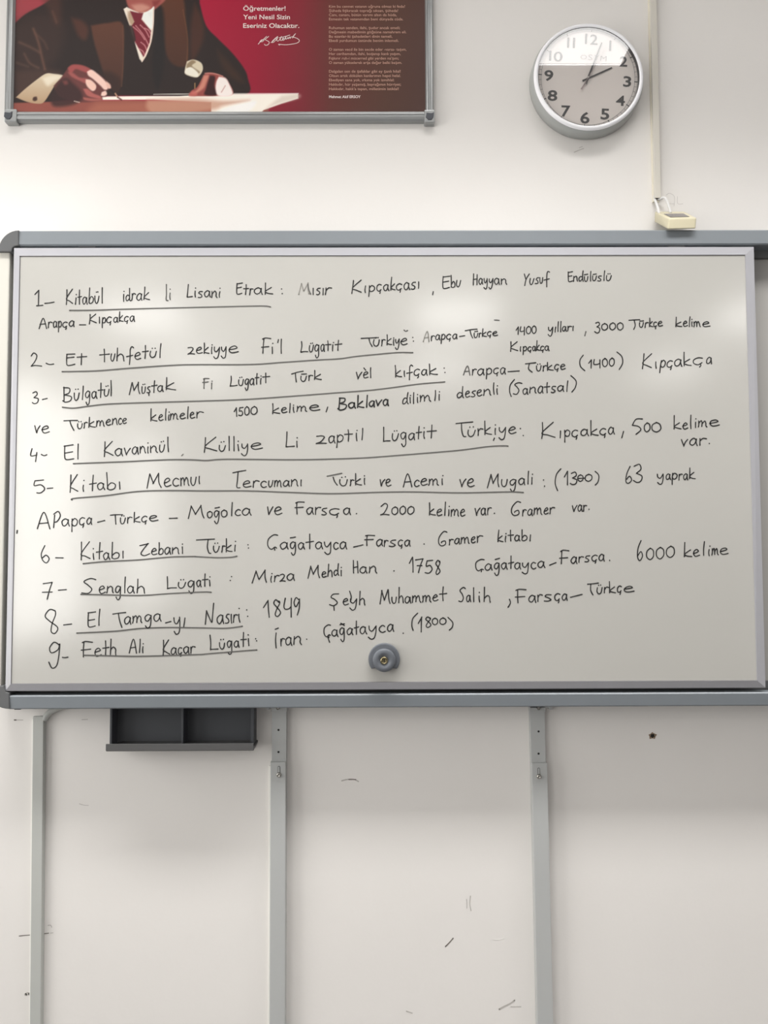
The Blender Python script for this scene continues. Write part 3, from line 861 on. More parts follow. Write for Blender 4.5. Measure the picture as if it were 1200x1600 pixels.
L.s((610, 432), (580, 465), (574, 510), (582, 540)).w('1', [610, 644], 550, 550, 44, 90).w('8', [652, 700], 522, 522, 36, 70).w('00', [698, 744, 792], 506, 502, 20, 44).s((800, 459), (829, 490), (826, 520), (808, 538))
L.done('lowest handwritten line, beginning with number 9')
underline('line under the ninth title', ((40, 880, 4), [(360, 575), (500, 578), (700, 582), (950, 575), (1100, 570)]), ((280, 850, 4), [(180, 686), (400, 668), (485, 662)]))

# smudges on the enamel
k = Ink(DS+0.0003)
k.stroke([(27, 829), (26.5, 833)], 2.5, 0)
k.stroke([(284, 712), (286, 710)], 2.0, 1)
o = k.build('marker_speck', [M['ink_mid'], M['ink_faint']], panel)

# ------------------------------------------------------------------ pen tray below the board
c = P(282, 1175, 0.05)
tray = thing('pen_tray', 'charcoal two-compartment pen tray hanging under the board\'s bottom rail', 'tray', (c.x, -0.05, c.z))
bm = bmesh.new(); boxpx(bm, 176, 1100, 397, 1170, 0.004, 0.010, 0.001); obj('back_plate', bm, M['tray'], tray)
for x0, x1 in ((175.5, 179), (286, 289.5), (394, 398.5)):
    a, b, u, t = rect_px(x0, 1098, x1, 1168, 0.03)
    bm = bmesh.new()
    box(bm, a, b, -0.048, -0.006, u, t, 0.0008)
    obj('divider' if x0 > 200 and x0 < 300 else 'end_plate', bm, M['tray'], tray)
a, b, u, t = rect_px(166, 1162, 396, 1174.5, 0.085)
bm = bmesh.new()
prof = [(-0.004, u+0.002), (-0.083, u+0.001), (-0.088, u+0.004), (-0.088, t), (-0.084, t), (-0.082, u+0.007), (-0.004, u+0.007)]
f = [bm.verts.new((a if y < -0.06 else a+0.012, y, z)) for y, z in prof]
g = [bm.verts.new((b if y < -0.06 else b-0.002, y, z)) for y, z in prof]
bm.faces.new(f); bm.faces.new(g[::-1])
for i in range(len(prof)):
    bm.faces.new((f[i], g[i], g[(i+1) % len(prof)], f[(i+1) % len(prof)]))
obj('shelf', bm, M['tray_lip'], tray)

# ------------------------------------------------------------------ two telescoping mounting rails
def BX(px, py, d, lean):
    q = P(px, py, d)
    return q.x+lean*q.z
def mount(xl, xr, yref, sl, sr, ystep, label, bolt_y, hole_ys, hook_x, xb, bead, lean):
    dS, dB = 0.020, 0.028
    a, b = BX(xl, yref, dB, lean), BX(xr, yref, dB, lean)
    t = thing('mounting_rail', label, 'rail', ((a+b)/2, 0, 0.0), 'steel rails carrying the board')
    bm = bmesh.new(); box(bm, a, b, -dB, 0, 0.0, P(xl, ystep, dB).z, 0.0012); obj('lower_sleeve', bm, M['rail'], t)
    a2, b2 = BX(sl, 1150, dS, lean), BX(sr, 1150, dS, lean)
    bm = bmesh.new(); box(bm, a2, b2, -dS, 0, P(sl, ystep+10, dS).z, P(sl, 1094, dS).z, 0.001); obj('upper_strip', bm, M['rail'], t)
    bm = bmesh.new()
    z0, z1 = P(xb, 1112, dS).z, P(xb, 1098, dS).z
    hx = BX(hook_x, 1105, dS, lean)
    box(bm, a2-0.0015, b2+0.0015, -dS-0.0025, -0.004, z0, z1, 0.001)
    box(bm, min(hx-0.004, a2), max(hx+0.004, b2), -dS-0.0025, -dS+0.001, z0+0.010, z1, 0.0006)
    box(bm, hx-0.004, hx+0.004, -dS-0.004, -0.004, z0+0.005, z1, 0.0008)
    obj('top_bracket', bm, M['rail'], t)
    def fit(px, py, d):
        q = P(px, py, d)
        return q.x+lean*q.z, q.z
    for y in hole_ys:
        qx, qz = fit(xb, y, dS)
        bm = bmesh.new(); lathe(bm, [(0.0027, -dS-0.0004), (0.0, -dS-0.0004)], qx, qz, 16); obj('screw_hole', bm, M['dark'], t)
    qx, qz = fit(xb-0.5, 1106, dS)
    bm = bmesh.new(); lathe(bm, [(0.0050, -dS-0.002), (0.0050, -dS-0.005), (0.0042, -dS-0.006), (0.003, -dS-0.0045), (0, -dS-0.0045)], qx, qz, 6); obj('top_bolt', bm, M['steel'], t)
    qx, qz = fit(xb+.5, bolt_y, dB)
    def slot(e, d, m_, nm):
        pts = [(qx+e*math.cos(math.pi*i/12), qz+0.018+e*math.sin(math.pi*i/12)) for i in range(13)]+[(qx-e, qz), (qx+e, qz)]
        bm = bmesh.new(); prism(bm, pts, -dB-d, -dB+0.001); obj(nm, bm, m_, t)
    slot(0.0030, 0.0006, M['dark'], 'slot')
    slot(0.0021, 0.0010, M['rail'], 'slot_plate')
    bm = bmesh.new(); lathe(bm, [(0.0062, -dB), (0.0062, -dB-0.002), (0.0050, -dB-0.0045), (0.0024, -dB-0.0055), (0.0020, -dB-0.004), (0, -dB-0.004)], qx, qz, 20)
    obj('bolt', bm, M['steel'], t, True)
    if bead:
        e0, e1 = BX(bead[0], yref, 0.008, lean), BX(bead[1], yref, 0.008, lean)
        bm = bmesh.new(); box(bm, e0, e1, -0.008, 0, 0.0, P(xl, ystep+6, 0.008).z, 0.001); obj('sealant_bead', bm, M['caulk'], t)
    t.rotation_euler = (0, -lean, 0)
    return t
mount(421.9, 445.8, 1380, 424.6, 447.4, 1191, 'painted steel rail under the board, just right of the pen tray', 1210.5, (1140.5, 1175), 418.5, 435.2, (419.4, 426), 0.0)
mount(835.8, 860.0, 1400, 829.3, 852.0, 1192.5, 'painted steel rail under the board, far right of the pen tray beside the chipped hole', 1213, (1142.8, 1177.5), 860.5, 841.5, None, 0.0095)

# ------------------------------------------------------------------ left cable duct below the board
dD = 0.016
LEAN = 0.0096
xa, xb_ = BX(49.0, 1350, dD, LEAN), BX(65.6, 1350, dD, LEAN)
duct = thing('cable_duct', 'narrow grey-white cable duct running to the floor under the board\'s left corner', 'cable duct', ((xa+xb_)/2, 0, 0))
bm = bmesh.new(); box(bm, xa, xb_, -dD, -0.006, 0.0, P(60, 1119.5, dD).z, 0.0015); obj('cover', bm, M['duct'], duct)
bm = bmesh.new(); box(bm, xa+0.001, xb_+0.0005, -0.0075, 0, 0.0, P(60, 1120.5, 0.0075).z, 0.0008); obj('base', bm, M['duct'], duct)
e0 = BX(47.6, 1350, 0.006, LEAN)
bm = bmesh.new(); box(bm, e0, xa+0.003, -0.006, 0, 0.0, P(60, 1124, 0.006).z, 0.001); obj('sealant_bead', bm, M['caulk'], duct)
duct.rotation_euler = (0, -LEAN, 0)
# small conduit bend leaving the duct top towards the right
pts = catmull([tuple(P(69.5, 1125, 0.009)), tuple(P(73, 1118, 0.009)), tuple(P(79, 1112, 0.009)), tuple(P(88, 1107.5, 0.009)), tuple(P(100, 1103, 0.009)), tuple(P(112, 1100, 0.009))], 5)
bm = bmesh.new(); tube(bm, pts, 0.0078, 12)
tag(obj('conduit', bm, M['duct'], None, True), 'short bent conduit curving from the left duct\'s top up behind the board', 'conduit')

# ------------------------------------------------------------------ cable trunking right of the clock
dT = 0.016
xa, xb_ = P(1019.6, 150, dT).x, P(1029.4, 150, dT).x
zb = P(1024, 309, dT).z
tr = thing('cable_trunking', 'cream vertical cable trunking on the wall beside the clock', 'trunking', ((xa+xb_)/2, 0, zb))
bm = bmesh.new(); box(bm, xa, xb_, -dT, -0.007, zb, ROOM_H-0.01, 0.0012); obj('cover', bm, M['trunk'], tr)
bm = bmesh.new(); box(bm, xa-0.0015, xb_-0.001, -0.008, 0, zb-0.006, ROOM_H-0.01, 0.0008); obj('base', bm, M['trunk_base'], tr)
bm = bmesh.new(); box(bm, xa+0.002, xb_-0.002, -dT+0.002, -0.002, zb-0.0008, zb+0.001); obj('open_end', bm, M['dark'], tr)

# cream box lying on top of the board, two cables from the trunking
zt = P(600, 358.7, DF).z        # top of the board
x0b, x1b = P(1040.5, 350, 0.092).x, P(1087.5, 350, 0.092).x
bc = Vector(((x0b+x1b)/2-0.006, -0.052, zt))
jb = thing('junction_box', 'cream square junction box lying on top of the board', 'box', bc)
zh = 0.029
XB = P(1022.5, 340, 0.018).x
bm = bmesh.new()
zA = zt+0.001
# box turned a little, slightly tipped forward: front face towards the room, long side visible at the left
fl, fr_ = P(1043, 358.2, 0.108), P(1087, 357.2, 0.108)
flt, frt = P(1045, 341.5, 0.108), P(1088.5, 340.3, 0.106)
bl, blt = P(1022.5, 347, 0.012), P(1023.0, 330.5, 0.012)
br_, brt = P(1070, 347, 0.012), P(1070, 330.5, 0.012)
b2 = bmesh.new()
vs = [b2.verts.new(p) for p in (fl, fr_, frt, flt, bl, br_, brt, blt)]
for q in ((0, 1, 2, 3), (5, 4, 7, 6), (4, 0, 3, 7), (1, 5, 6, 2), (3, 2, 6, 7), (4, 5, 1, 0)):
    b2.faces.new([vs[i] for i in q])
bmesh.ops.recalc_face_normals(b2, faces=b2.faces)
bmesh.ops.bevel(b2, geom=b2.edges[:], offset=0.0035, segments=3, profile=0.6, affect='EDGES')
merge(bm, b2)
obj('case', bm, M['cream'], jb, True)

# ------------------------------------------------------------------ wall clock
DCF = 0.046                     # front of the rim
cc = P(920.3, 118.5, DCF)
sc = (DIST-DCF)/F*1.03
R = 88.7*(DIST-DCF)/F*1.0
clock = thing('wall_clock', 'round white-rimmed wall clock with black numerals, upper glass catching a bright reflection', 'clock', (cc.x, 0, cc.z))
bm = bmesh.new()
lathe(bm, [(R*1.0, -0.001), (R*1.03, -0.004), (R*1.03, -0.028), (R*1.012, -0.038), (R*0.985, -0.0415)], cc.x, cc.z, 128)
obj('case', bm, M['case'], clock, True)
bm = bmesh.new()
lathe(bm, [(R*1.0, -0.040), (R*0.995, -0.0435), (R*0.975, -DCF), (R*0.945, -DCF-0.0005), (R*0.925, -DCF+0.002)], cc.x, cc.z, 128)
obj('rim', bm, M['rim'], clock, True)
bm = bmesh.new()
lathe(bm, [(R*0.927, -DCF+0.0015), (R*0.92, -0.034), (R*0.90, -0.032)], cc.x, cc.z, 128)
obj('inner_ring', bm, M['black'], clock, True)
DD = 0.034
bm = bmesh.new()
lathe(bm, [(R*0.925, -DD+0.003), (R*0.925, -DD), (0, -DD)], cc.x, cc.z, 96)
obj('dial', bm, M['dial'], clock)
bm = bmesh.new()
lathe(bm, [(R*0.926, -DCF+0.003), (0, -DCF+0.003)], cc.x, cc.z, 96)
obj('glass', bm, M['glass'], clock)
# dial print, in pixels around the dial centre
CX, CY = 918.8, 122.2
TILT = math.radians(4.4)
DPR = DD+0.0006
def dial_pt(ang, r):
    a = math.radians(ang)+TILT
    return CX+r*math.sin(a), CY-r*math.cos(a)
nums = {12: (19, 16.5), 1: (6, 16.5), 2: (12, 16), 3: (12.5, 16.5), 4: (14, 16), 5: (13.5, 17), 6: (14.5, 17.5), 7: (14, 17.5), 8: (15, 16.5), 9: (14, 16.5), 10: (20, 16), 11: (13, 16.5)}
for h, (wd, cap) in nums.items():
    x, y = dial_pt(h*30, 61.5)
    acc = ([], [])
    tr_ = TILT*0.6
    def bar(cx):
        b_ = len(acc[0])
        for u, v in ((cx-1.7, -cap/2), (cx+1.7, -cap/2), (cx+1.7, cap/2), (cx-1.7, cap/2)):
            acc[0].append(tuple(P(x+u*math.cos(tr_)-v*math.sin(tr_), y+u*math.sin(tr_)+v*math.cos(tr_), DPR)))
        acc[1].append((b_+3, b_+2, b_+1, b_))
    if h == 1:
        bar(0)
    elif h == 11:
        bar(-4.4)
        bar(4.6)
    elif h in (10, 12):
        bar(-wd/2+1.7)
        w2 = 14.0 if h == 10 else 12.0
        add_text(acc, str(h)[1], x+wd/2-w2+1, x+wd/2+1, y+cap/2+0.6, cap, DPR, bold=0.012, rot=tr_)
    else:
        add_text(acc, str(h), x-wd/2, x+wd/2, y+cap/2, cap, DPR, bold=0.022, rot=tr_)
    text_obj('numeral', acc, M['black'], clock)
acc = ([], [])
for ch_, x0_, x1_, bs_, cp_ in (('Ö', 907, 917, 92.8, 7.6), ('S', 919, 926, 94.0, 9.4), ('Y', 928, 936.4, 94.8, 9.4), ('M', 938.2, 948, 95.8, 9.4)):
    add_text(acc, ch_, x0_, x1_, bs_, cp_, DPR, bold=0.0, rot=TILT)
text_obj('dial_lettering', acc, M['grey_print'], clock)
k = Ink(DPR)
for i in range(60):
    if i % 5 == 0:
        k.stroke([dial_pt(i*6, 73.0), dial_pt(i*6, 77.3)], 1.5, 0, False)
    else:
        k.stroke([dial_pt(i*6, 73.6), dial_pt(i*6, 77.0)], 0.55, 1, False)
for r in (73.3, 77.2):
    k.stroke([dial_pt(i*3, r) for i in range(121)], 0.5, 1, False)
k.build('minute_track', [M['black'], M['grey_print']], clock)
def hand(name, tip, tail, w0, w1, dep, m):
    t, a = Vector(P(tip[0], tip[1], dep)), Vector(P(tail[0], tail[1], dep))
    d = (t-a); d.y = 0; d.normalize()
    nn = Vector((-d.z, 0, d.x))
    s = (DIST-dep)/F
    pts = [a+nn*(w0*s/2), a-nn*(w0*s/2), t-nn*(w1*s/2), t+nn*(w1*s/2)]
    bm = bmesh.new()
    prism(bm, [(p.x, p.z) for p in pts], -dep-0.0007, -dep+0.0003)
    obj(name, bm, m, clock)
hand('hour_hand', (956.2, 105.8), (910.3, 126.4), 2.8, 2.4, 0.0355, M['black'])
hand('minute_hand', (940.3, 66.5), (915.3, 130.8), 3.4, 2.0, 0.0375, M['black'])
hand('second_hand', (948.0, 72.0), (912.0, 133.0), 0.8, 0.6, 0.0392, M['red_hand'])
hand('second_hand_tail', (915.5, 128.0), (908.3, 139.5), 2.6, 1.6, 0.0392, M['red_hand'])
q = P(919.4, 120.2, 0.0395)
bm = bmesh.new(); lathe(bm, [(0.0028, -0.034), (0.0028, -0.0395), (0.0015, -0.0408), (0, -0.0408)], q.x, q.z, 20); obj('hand_pin', bm, M['steel'], clock, True)

# smoked label on the junction box and its two cables
b2 = bmesh.new()
top = [P(1038, 334.5, 0.045), P(1064, 333.5, 0.045), P(1073, 339.0, 0.085), P(1047, 340.0, 0.085)]
def on_top(u, v):
    a = flt.lerp(frt, u); b = blt.lerp(brt, u)
    return a.lerp(b, v)
nrm = (frt-flt).cross(blt-flt).normalized()
if nrm.z < 0:
    nrm = -nrm
vs = [b2.verts.new(on_top(u, v)+nrm*0.0004) for u, v in ((.13, .14), (.80, .14), (.80, .62), (.13, .62))]
b2.faces.new(vs)
r_ = bmesh.ops.extrude_face_region(b2, geom=b2.faces[:])
for e in r_['geom']:
    if isinstance(e, bmesh.types.BMVert):
        e.co += nrm*0.0006
o = obj('label_window', b2, M['smoked'], jb)
for i, (pp, lab) in enumerate((([(1022.5, 306, .008), (1023.5, 312, .010), (1027, 322, .022), (1030, 334, .030)], 'white cable dropping straight from the trunking into the cream box'),
                        ([(1026.5, 307, .008), (1029.5, 311.5, .010), (1036, 309.2, .016), (1040, 311, .020), (1044, 320, .026), (1048, 333, .032)], 'white cable looping out of the trunking to the cream box\'s right'))):
    bm = bmesh.new()
    tube(bm, catmull([tuple(P(*p)) for p in pp], 6), 0.0033, 10)
    tag(obj('cable', bm, M['cable'], None, True), lab, 'cable', 'cables into the cream box')

# ------------------------------------------------------------------ framed poster
# the print is painted per vertex: the poster's own printed picture
PX0, PX1, PY0, PY1 = 14, 670, -300, 177
PD = 0.012
NX, NY = PX1-PX0+1, PY1-PY0+1
gx, gy = np.meshgrid(np.arange(PX0, PX1+1, dtype=float), np.arange(PY0, PY1+1, dtype=float))
img = np.zeros((NY, NX, 3))
def lerp_col(xs, cols):
    return np.stack([np.interp(gx, xs, [c[i] for c in cols]) for i in range(3)], -1)
img[:] = lerp_col([14, 60, 250, 330, 400, 470, 520, 600, 668], [(148, 62, 68), (150, 58, 66), (160, 30, 56), (158, 22, 52), (148, 26, 50), (124, 38, 48), (98, 50, 44), (84, 54, 44), (78, 54, 48)])
img *= (1+0.05*np.clip((90-gy)/100, -1, 1))[..., None]
def sdist(pts, closed=True):
    pts = np.asarray(pts, float)
    x0, y0 = pts.min(0)-25
    x1, y1 = pts.max(0)+25
    i0, i1 = int(max(0, x0-PX0)), int(min(NX, x1-PX0+1))
    j0, j1 = int(max(0, y0-PY0)), int(min(NY, y1-PY0+1))
    X, Y = gx[j0:j1, i0:i1], gy[j0:j1, i0:i1]
    d = np.full(X.shape, 1e9)
    ins = np.zeros(X.shape, bool)
    n_ = len(pts)
    for i in range(n_ if closed else n_-1):
        a, b = pts[i], pts[(i+1) % n_]
        e = b-a
        l2 = (e*e).sum() or 1e-9
        t = np.clip(((X-a[0])*e[0]+(Y-a[1])*e[1])/l2, 0, 1)
        d = np.minimum(d, np.hypot(X-a[0]-t*e[0], Y-a[1]-t*e[1]))
        if closed and a[1] != b[1]:
            ins ^= ((a[1] > Y) != (b[1] > Y)) & (X < (b[0]-a[0])*(Y-a[1])/(b[1]-a[1])+a[0])
    if closed:
        d = np.where(ins, -d, d)
    return d, (j0, j1, i0, i1)
def fill(pts, col, feather=1.0, smooth=True, alpha=1.0, col2=None, axis='y'):
    if smooth:
        p = catmull(list(pts)+[pts[0]], 5)
    else:
        p = pts
    d, (j0, j1, i0, i1) = sdist(p)
    a = np.clip(0.5-d/(2*feather), 0, 1)
    a = (a*a*(3-2*a)*alpha)[..., None]
    c_ = np.array(col, float)
    if col2 is not None:
        g_ = gy[j0:j1, i0:i1] if axis == 'y' else gx[j0:j1, i0:i1]
        vals = [q[1] if axis == 'y' else q[0] for q in pts]
        t = np.clip((g_-min(vals))/(max(vals)-min(vals)), 0, 1)[..., None]
        c_ = c_*(1-t)+np.array(col2, float)*t
    img[j0:j1, i0:i1] = img[j0:j1, i0:i1]*(1-a)+c_*a
def line(pts, col, w, feather=1.0, alpha=1.0):
    d, (j0, j1, i0, i1) = sdist(catmull(pts, 5), False)
    d = d-w/2
    a = np.clip(0.5-d/(2*feather), 0, 1)
    a = (a*a*(3-2*a)*alpha)[..., None]
    img[j0:j1, i0:i1] = img[j0:j1, i0:i1]*(1-a)+np.array(col, float)*a
# generic head above the frame edge
fill([(180, -150), (240, -165), (285, -140), (292, -70), (278, -20), (250, 18), (215, 22), (190, 6), (172, -40), (168, -110)], (176, 110, 96), 4)
fill([(166, -110), (175, -160), (230, -190), (285, -165), (296, -100), (280, -125), (235, -140), (190, -130), (174, -90)], (70, 52, 42), 5)
line([(196, -75), (215, -79)], (66, 40, 34), 3, 2)
line([(248, -79), (268, -75)], (66, 40, 34), 3, 2)
line([(230, -70), (224, -40), (236, -36)], (140, 78, 68), 3, 2)
line([(212, -14), (248, -14)], (120, 56, 54), 3, 2)
# suit
fill([(20, 40), (40, 22), (75, 2), (110, -30), (160, -50), (300, -50), (312, 5), (322, 40), (340, 60), (362, 82), (380, 105), (387, 122), (384, 148), (300, 151), (160, 150), (60, 162), (18, 160)], (43, 33, 31), 1.8)
fill([(20, 42), (60, 20), (100, 40), (90, 90), (65, 115), (24, 150)], (58, 42, 38), 12, alpha=.8)
fill([(24, 112), (70, 108), (95, 114), (60, 130), (28, 152)], (72, 52, 46), 7, alpha=.8)
fill([(62, -10), (92, -10), (95, 30), (88, 38), (78, 20)], (80, 50, 42), 8, alpha=.6)
line([(82, 18), (88, 35)], (110, 74, 60), 3, 3, .5)
line([(52, 45), (60, 66), (66, 92), (70, 108)], (116, 80, 64), 3, 3, .75)
line([(30, 66), (48, 74), (62, 82)], (104, 74, 62), 3, 3, .7)
line([(38, 84), (46, 98), (60, 106)], (104, 74, 62), 2.5, 3, .7)
line([(55, 52), (68, 64), (74, 76)], (96, 66, 56), 2.5, 3, .6)
line([(26, 98), (44, 104)], (92, 68, 58), 2.5, 3, .6)
fill([(112, 28), (128, 32), (138, 45), (134, 62), (124, 58), (116, 42)], (86, 50, 40), 5, alpha=.8)
fill([(142, 40), (168, 36), (192, 38), (193, 90), (191, 125), (182, 145), (168, 130), (154, 90), (146, 62)], (94, 58, 44), 2.5, col2=(70, 44, 36))
fill([(150, 115), (170, 112), (188, 125), (184, 148), (168, 148)], (52, 36, 33), 6, alpha=.8)
line([(192, 40), (192.5, 90), (190, 135)], (120, 78, 56), 1.2, 1, .6)
# right lapel
fill([(250, -5), (284, -5), (290, 30), (294, 70), (293, 100), (278, 104), (262, 90), (254, 50)], (92, 54, 38), 3, col2=(72, 44, 32))
line([(286, 15), (293, 60), (292, 95)], (122, 78, 50), 1.2, 1.2, .7)
fill([(304, 5), (316, 30), (318, 60), (305, 90), (298, 90), (298, 40)], (76, 44, 34), 5, alpha=.8)
fill([(246, 10), (256, 20), (256, 100), (246, 140), (238, 100)], (32, 28, 28), 4, alpha=.8)
fill([(340, 78), (360, 100), (375, 118), (380, 130), (360, 120), (345, 100)], (66, 44, 34), 6, alpha=.7)
# neck, shirt, tie
fill([(196, -4), (256, -4), (248, 10), (232, 20), (222, 22), (208, 18), (200, 10)], (164, 88, 80), 2)
fill([(206, 8), (222, 6), (234, 12), (222, 19), (212, 18)], (206, 150, 132), 4, alpha=.85)
fill([(238, 2), (250, 0), (246, 8), (240, 9)], (120, 44, 46), 3, alpha=.7)
fill([(193, 14), (198, 11), (208, 16), (218, 20), (232, 18), (241, 11), (239, 40), (236, 66), (228, 88), (222, 97), (218, 92), (210, 64), (204, 44)], (238, 228, 212), .8, smooth=False)
fill([(200, 18), (208, 20), (212, 36), (206, 42), (200, 30)], (176, 146, 118), 3, alpha=.9)
fill([(231, 20), (237, 19), (236, 29), (233, 24)], (170, 160, 140), 1.5, alpha=.8)
fill([(226, 20), (236, 14), (240.5, 12), (238, 45), (222, 28)], (240, 242, 236), 1.0, alpha=.9)
fill([(203, 17), (216, 20), (224, 20), (221, 30), (236, 48), (234, 66), (226, 86), (224, 89), (210, 64), (206, 40), (210, 34)], (116, 34, 46), 1.0, smooth=False)
fill([(200, 40), (207, 42), (212, 62), (207, 62)], (52, 36, 34), 1.5, alpha=.9)
for a, b in (((208, 42), (226, 62)), ((212, 40), (232, 70)), ((219, 39), (233, 58)), ((220, 66), (229, 78)), ((217, 76), (226, 86)), ((226, 44), (235, 52))):
    m_ = ((a[0]+b[0])/2+1.5, (a[1]+b[1])/2-1)
    line([a, m_, b], (226, 160, 160), 1.1, .8, .95)
line([(240, 14), (239, 42), (236, 64), (229, 84), (222, 96)], (232, 208, 190), 1.6, .8)
# desk and paper
fill([(14, 161), (120, 158), (200, 157), (300, 160), (420, 160), (420, 180), (14, 180)], (142, 78, 68), 1.5, smooth=False)
fill([(150, 160), (300, 158), (340, 180), (150, 180)], (170, 104, 84), 8, alpha=.7)
fill([(158, 151), (200, 150.5), (280, 150), (340, 147), (466, 146.5), (466, 154), (440, 162), (412, 172), (404, 180), (330, 180), (330, 160), (240, 155.5), (158, 156)], (248, 240, 228), .8, smooth=False)
fill([(230, 156), (300, 154), (350, 158), (390, 157), (350, 165), (330, 172), (250, 180), (230, 170)], (196, 146, 122), 5, alpha=.8)
fill([(330, 180), (360, 166), (400, 158), (380, 180)], (250, 248, 244), 4, alpha=.9)
fill([(440, 150), (466, 147), (466, 154), (430, 164), (415, 170)], (206, 192, 178), 4, alpha=.6)
line([(240, 147.5), (320, 146.6), (466, 146.2)], (252, 246, 236), 1.0, .7, .9)
# left cuff
fill([(25, 152), (38, 140), (58, 124), (72, 115), (84, 115.5), (100, 119), (88, 130), (78, 146), (68, 160), (58, 162), (42, 159)], (216, 200, 172), .9, col2=(176, 146, 116))
fill([(66, 122), (84, 117), (97, 120), (84, 128), (74, 134)], (236, 226, 206), 4, alpha=.8)
fill([(52, 152), (57, 151), (58, 156), (54, 158), (51, 156)], (70, 46, 38), 1.2)
# left hand (writing)
fill([(84, 134), (95, 122), (108, 104), (116, 101), (128, 102), (142, 108), (154, 116), (166, 126), (173, 133), (173, 139), (166, 142), (167, 150), (160, 152), (158, 157), (130, 160), (112, 157), (92, 150)], (104, 58, 56), 1.5)
fill([(78, 150), (92, 128), (104, 122), (114, 130), (126, 142), (128, 155), (112, 164), (84, 166)], (54, 36, 36), 4, alpha=.85)
fill([(106, 106), (114, 101), (128, 102), (141, 108), (138, 114), (128, 111), (118, 108), (110, 116)], (158, 78, 76), 2)
fill([(136, 112), (143, 109), (152, 115), (162, 124), (168, 132), (168, 139), (163, 140), (157, 134), (146, 124), (138, 118)], (240, 202, 188), 1.3)
fill([(166, 127), (172, 132), (173, 138), (169, 138), (166, 133)], (230, 186, 170), 1.2)
fill([(106, 113), (114, 114), (124, 121), (136, 123), (134, 130), (124, 126), (112, 120)], (158, 86, 82), 2)
fill([(134, 124), (142, 125), (150, 133), (149, 140), (144, 142), (137, 136), (134, 130)], (238, 196, 180), 1.3)
fill([(130, 139), (137, 139), (146, 146), (156, 150), (158, 154), (148, 153), (136, 149)], (172, 96, 90), 1.5)
fill([(130, 152), (146, 154), (158, 154), (158, 157), (144, 158), (132, 156)], (162, 92, 84), 1.5)
fill([(159, 144), (165, 142), (167, 147), (163, 150), (158, 149)], (236, 200, 186), 1.2)
fill([(98, 127), (104, 126), (106, 131), (101, 132)], (150, 76, 72), 3, alpha=.6)
line([(116, 158), (124, 160)], (214, 196, 182), 1.2, .8)
line([(172, 140), (180, 147)], (40, 30, 30), 3.0, 1)
line([(180, 146), (184, 152)], (196, 150, 120), 2.0, .8)
line([(184, 152), (190, 156)], (84, 44, 38), 2.0, .9)
# right hand and cuff
fill([(292, 96), (302, 93), (314, 98), (317, 108), (312, 118), (305, 121), (290, 116), (289, 108)], (214, 202, 176), .9)
fill([(292, 100), (300, 94), (306, 97), (300, 103), (312, 112), (308, 114), (300, 106), (292, 106)], (130, 108, 80), 1.6, alpha=.8)
fill([(290, 108), (298, 105), (308, 112), (310, 118), (306, 120), (290, 115)], (236, 230, 214), 1)
line([(304.5, 130), (304.5, 139)], (180, 140, 90), 1.4, .8)
fill([(297, 146), (300, 141), (308, 136), (316, 122), (322, 114), (334, 114), (350, 120), (358, 130), (364, 147), (340, 150), (298, 150)], (150, 74, 68), 1.2)
fill([(318, 118), (326, 118), (322, 130), (318, 138), (306, 146), (300, 146), (308, 140), (314, 130)], (206, 138, 118), 2.5, alpha=.9)
fill([(328, 118), (336, 120), (335, 134), (339, 148), (320, 148), (322, 138)], (56, 26, 28), 2)
fill([(342, 120), (352, 122), (358, 131), (363, 148), (342, 150), (337, 140), (338, 128)], (246, 234, 228), 1.6)
line([(346, 144), (352, 134)], (170, 120, 110), 1.2, 1, .7)
fill([(296, 145), (302, 142), (308, 146), (306, 150), (296, 150)], (196, 104, 96), 2, alpha=.8)
line([(320, 114.5), (334, 114.8), (348, 119)], (226, 166, 152), 1.2, .8, .8)

POSTER_GAIN = 1.12
lin = s2l(np.clip(img, 0, 255))*POSTER_GAIN
pa = P(PX0, 90, PD); pb = P(PX1, 90, PD)
pt = P(340, PY0, PD); pu = P(340, PY1, PD)
cpo = P(340, 190, 0)
poster = thing('framed_poster', 'large red and brown poster of a suited person writing, in a silver snap frame', 'poster', (cpo.x, 0, cpo.z))
# vertices on the true plane, one per painted sample
Dx = np.array([[(gx-600)/F, -(gy-800)/F]])[0]
dirs = np.array(FW)[None, None]+Dx[0][..., None]*np.array(RT)[None, None]+Dx[1][..., None]*np.array(UP)[None, None]
tt = (DIST-PD)/dirs[..., 1]
pos = np.array(CAM)[None, None]+dirs*tt[..., None]
me = bpy.data.meshes.new('print')
idx = np.arange(NX*NY).reshape(NY, NX)
quads = np.stack([idx[1:, :-1], idx[1:, 1:], idx[:-1, 1:], idx[:-1, :-1]], -1).reshape(-1, 4)
me.vertices.add(NX*NY)
me.vertices.foreach_set('co', pos.reshape(-1).astype(np.float32))
me.loops.add(quads.size)
me.loops.foreach_set('vertex_index', quads.reshape(-1).astype(np.int32))
me.polygons.add(len(quads))
me.polygons.foreach_set('loop_start', (np.arange(len(quads))*4).astype(np.int32))
me.polygons.foreach_set('loop_total', np.full(len(quads), 4, np.int32))
me.update(calc_edges=True)
ca = me.color_attributes.new('print_colour', 'FLOAT_COLOR', 'POINT')
ca.data.foreach_set('color', np.concatenate([lin.reshape(-1, 3), np.ones((NX*NY, 1))], 1).reshape(-1).astype(np.float32))
pm = mat('poster_print', (150, 40, 60), rough=0.45, spec=0.3)
at = pm.node_tree.nodes.new('ShaderNodeVertexColor')
at.layer_name = 'print_colour'
pm.node_tree.links.new(at.outputs['Color'], pm.node_tree.nodes['Principled BSDF'].inputs['Base Color'])
link('print', me, pm, poster)
bm = bmesh.new(); box(bm, pa.x-0.004, pb.x+0.004, -PD+0.002, -0.001, pu.z, pt.z); obj('backing_board', bm, M['poster_corner'], poster)

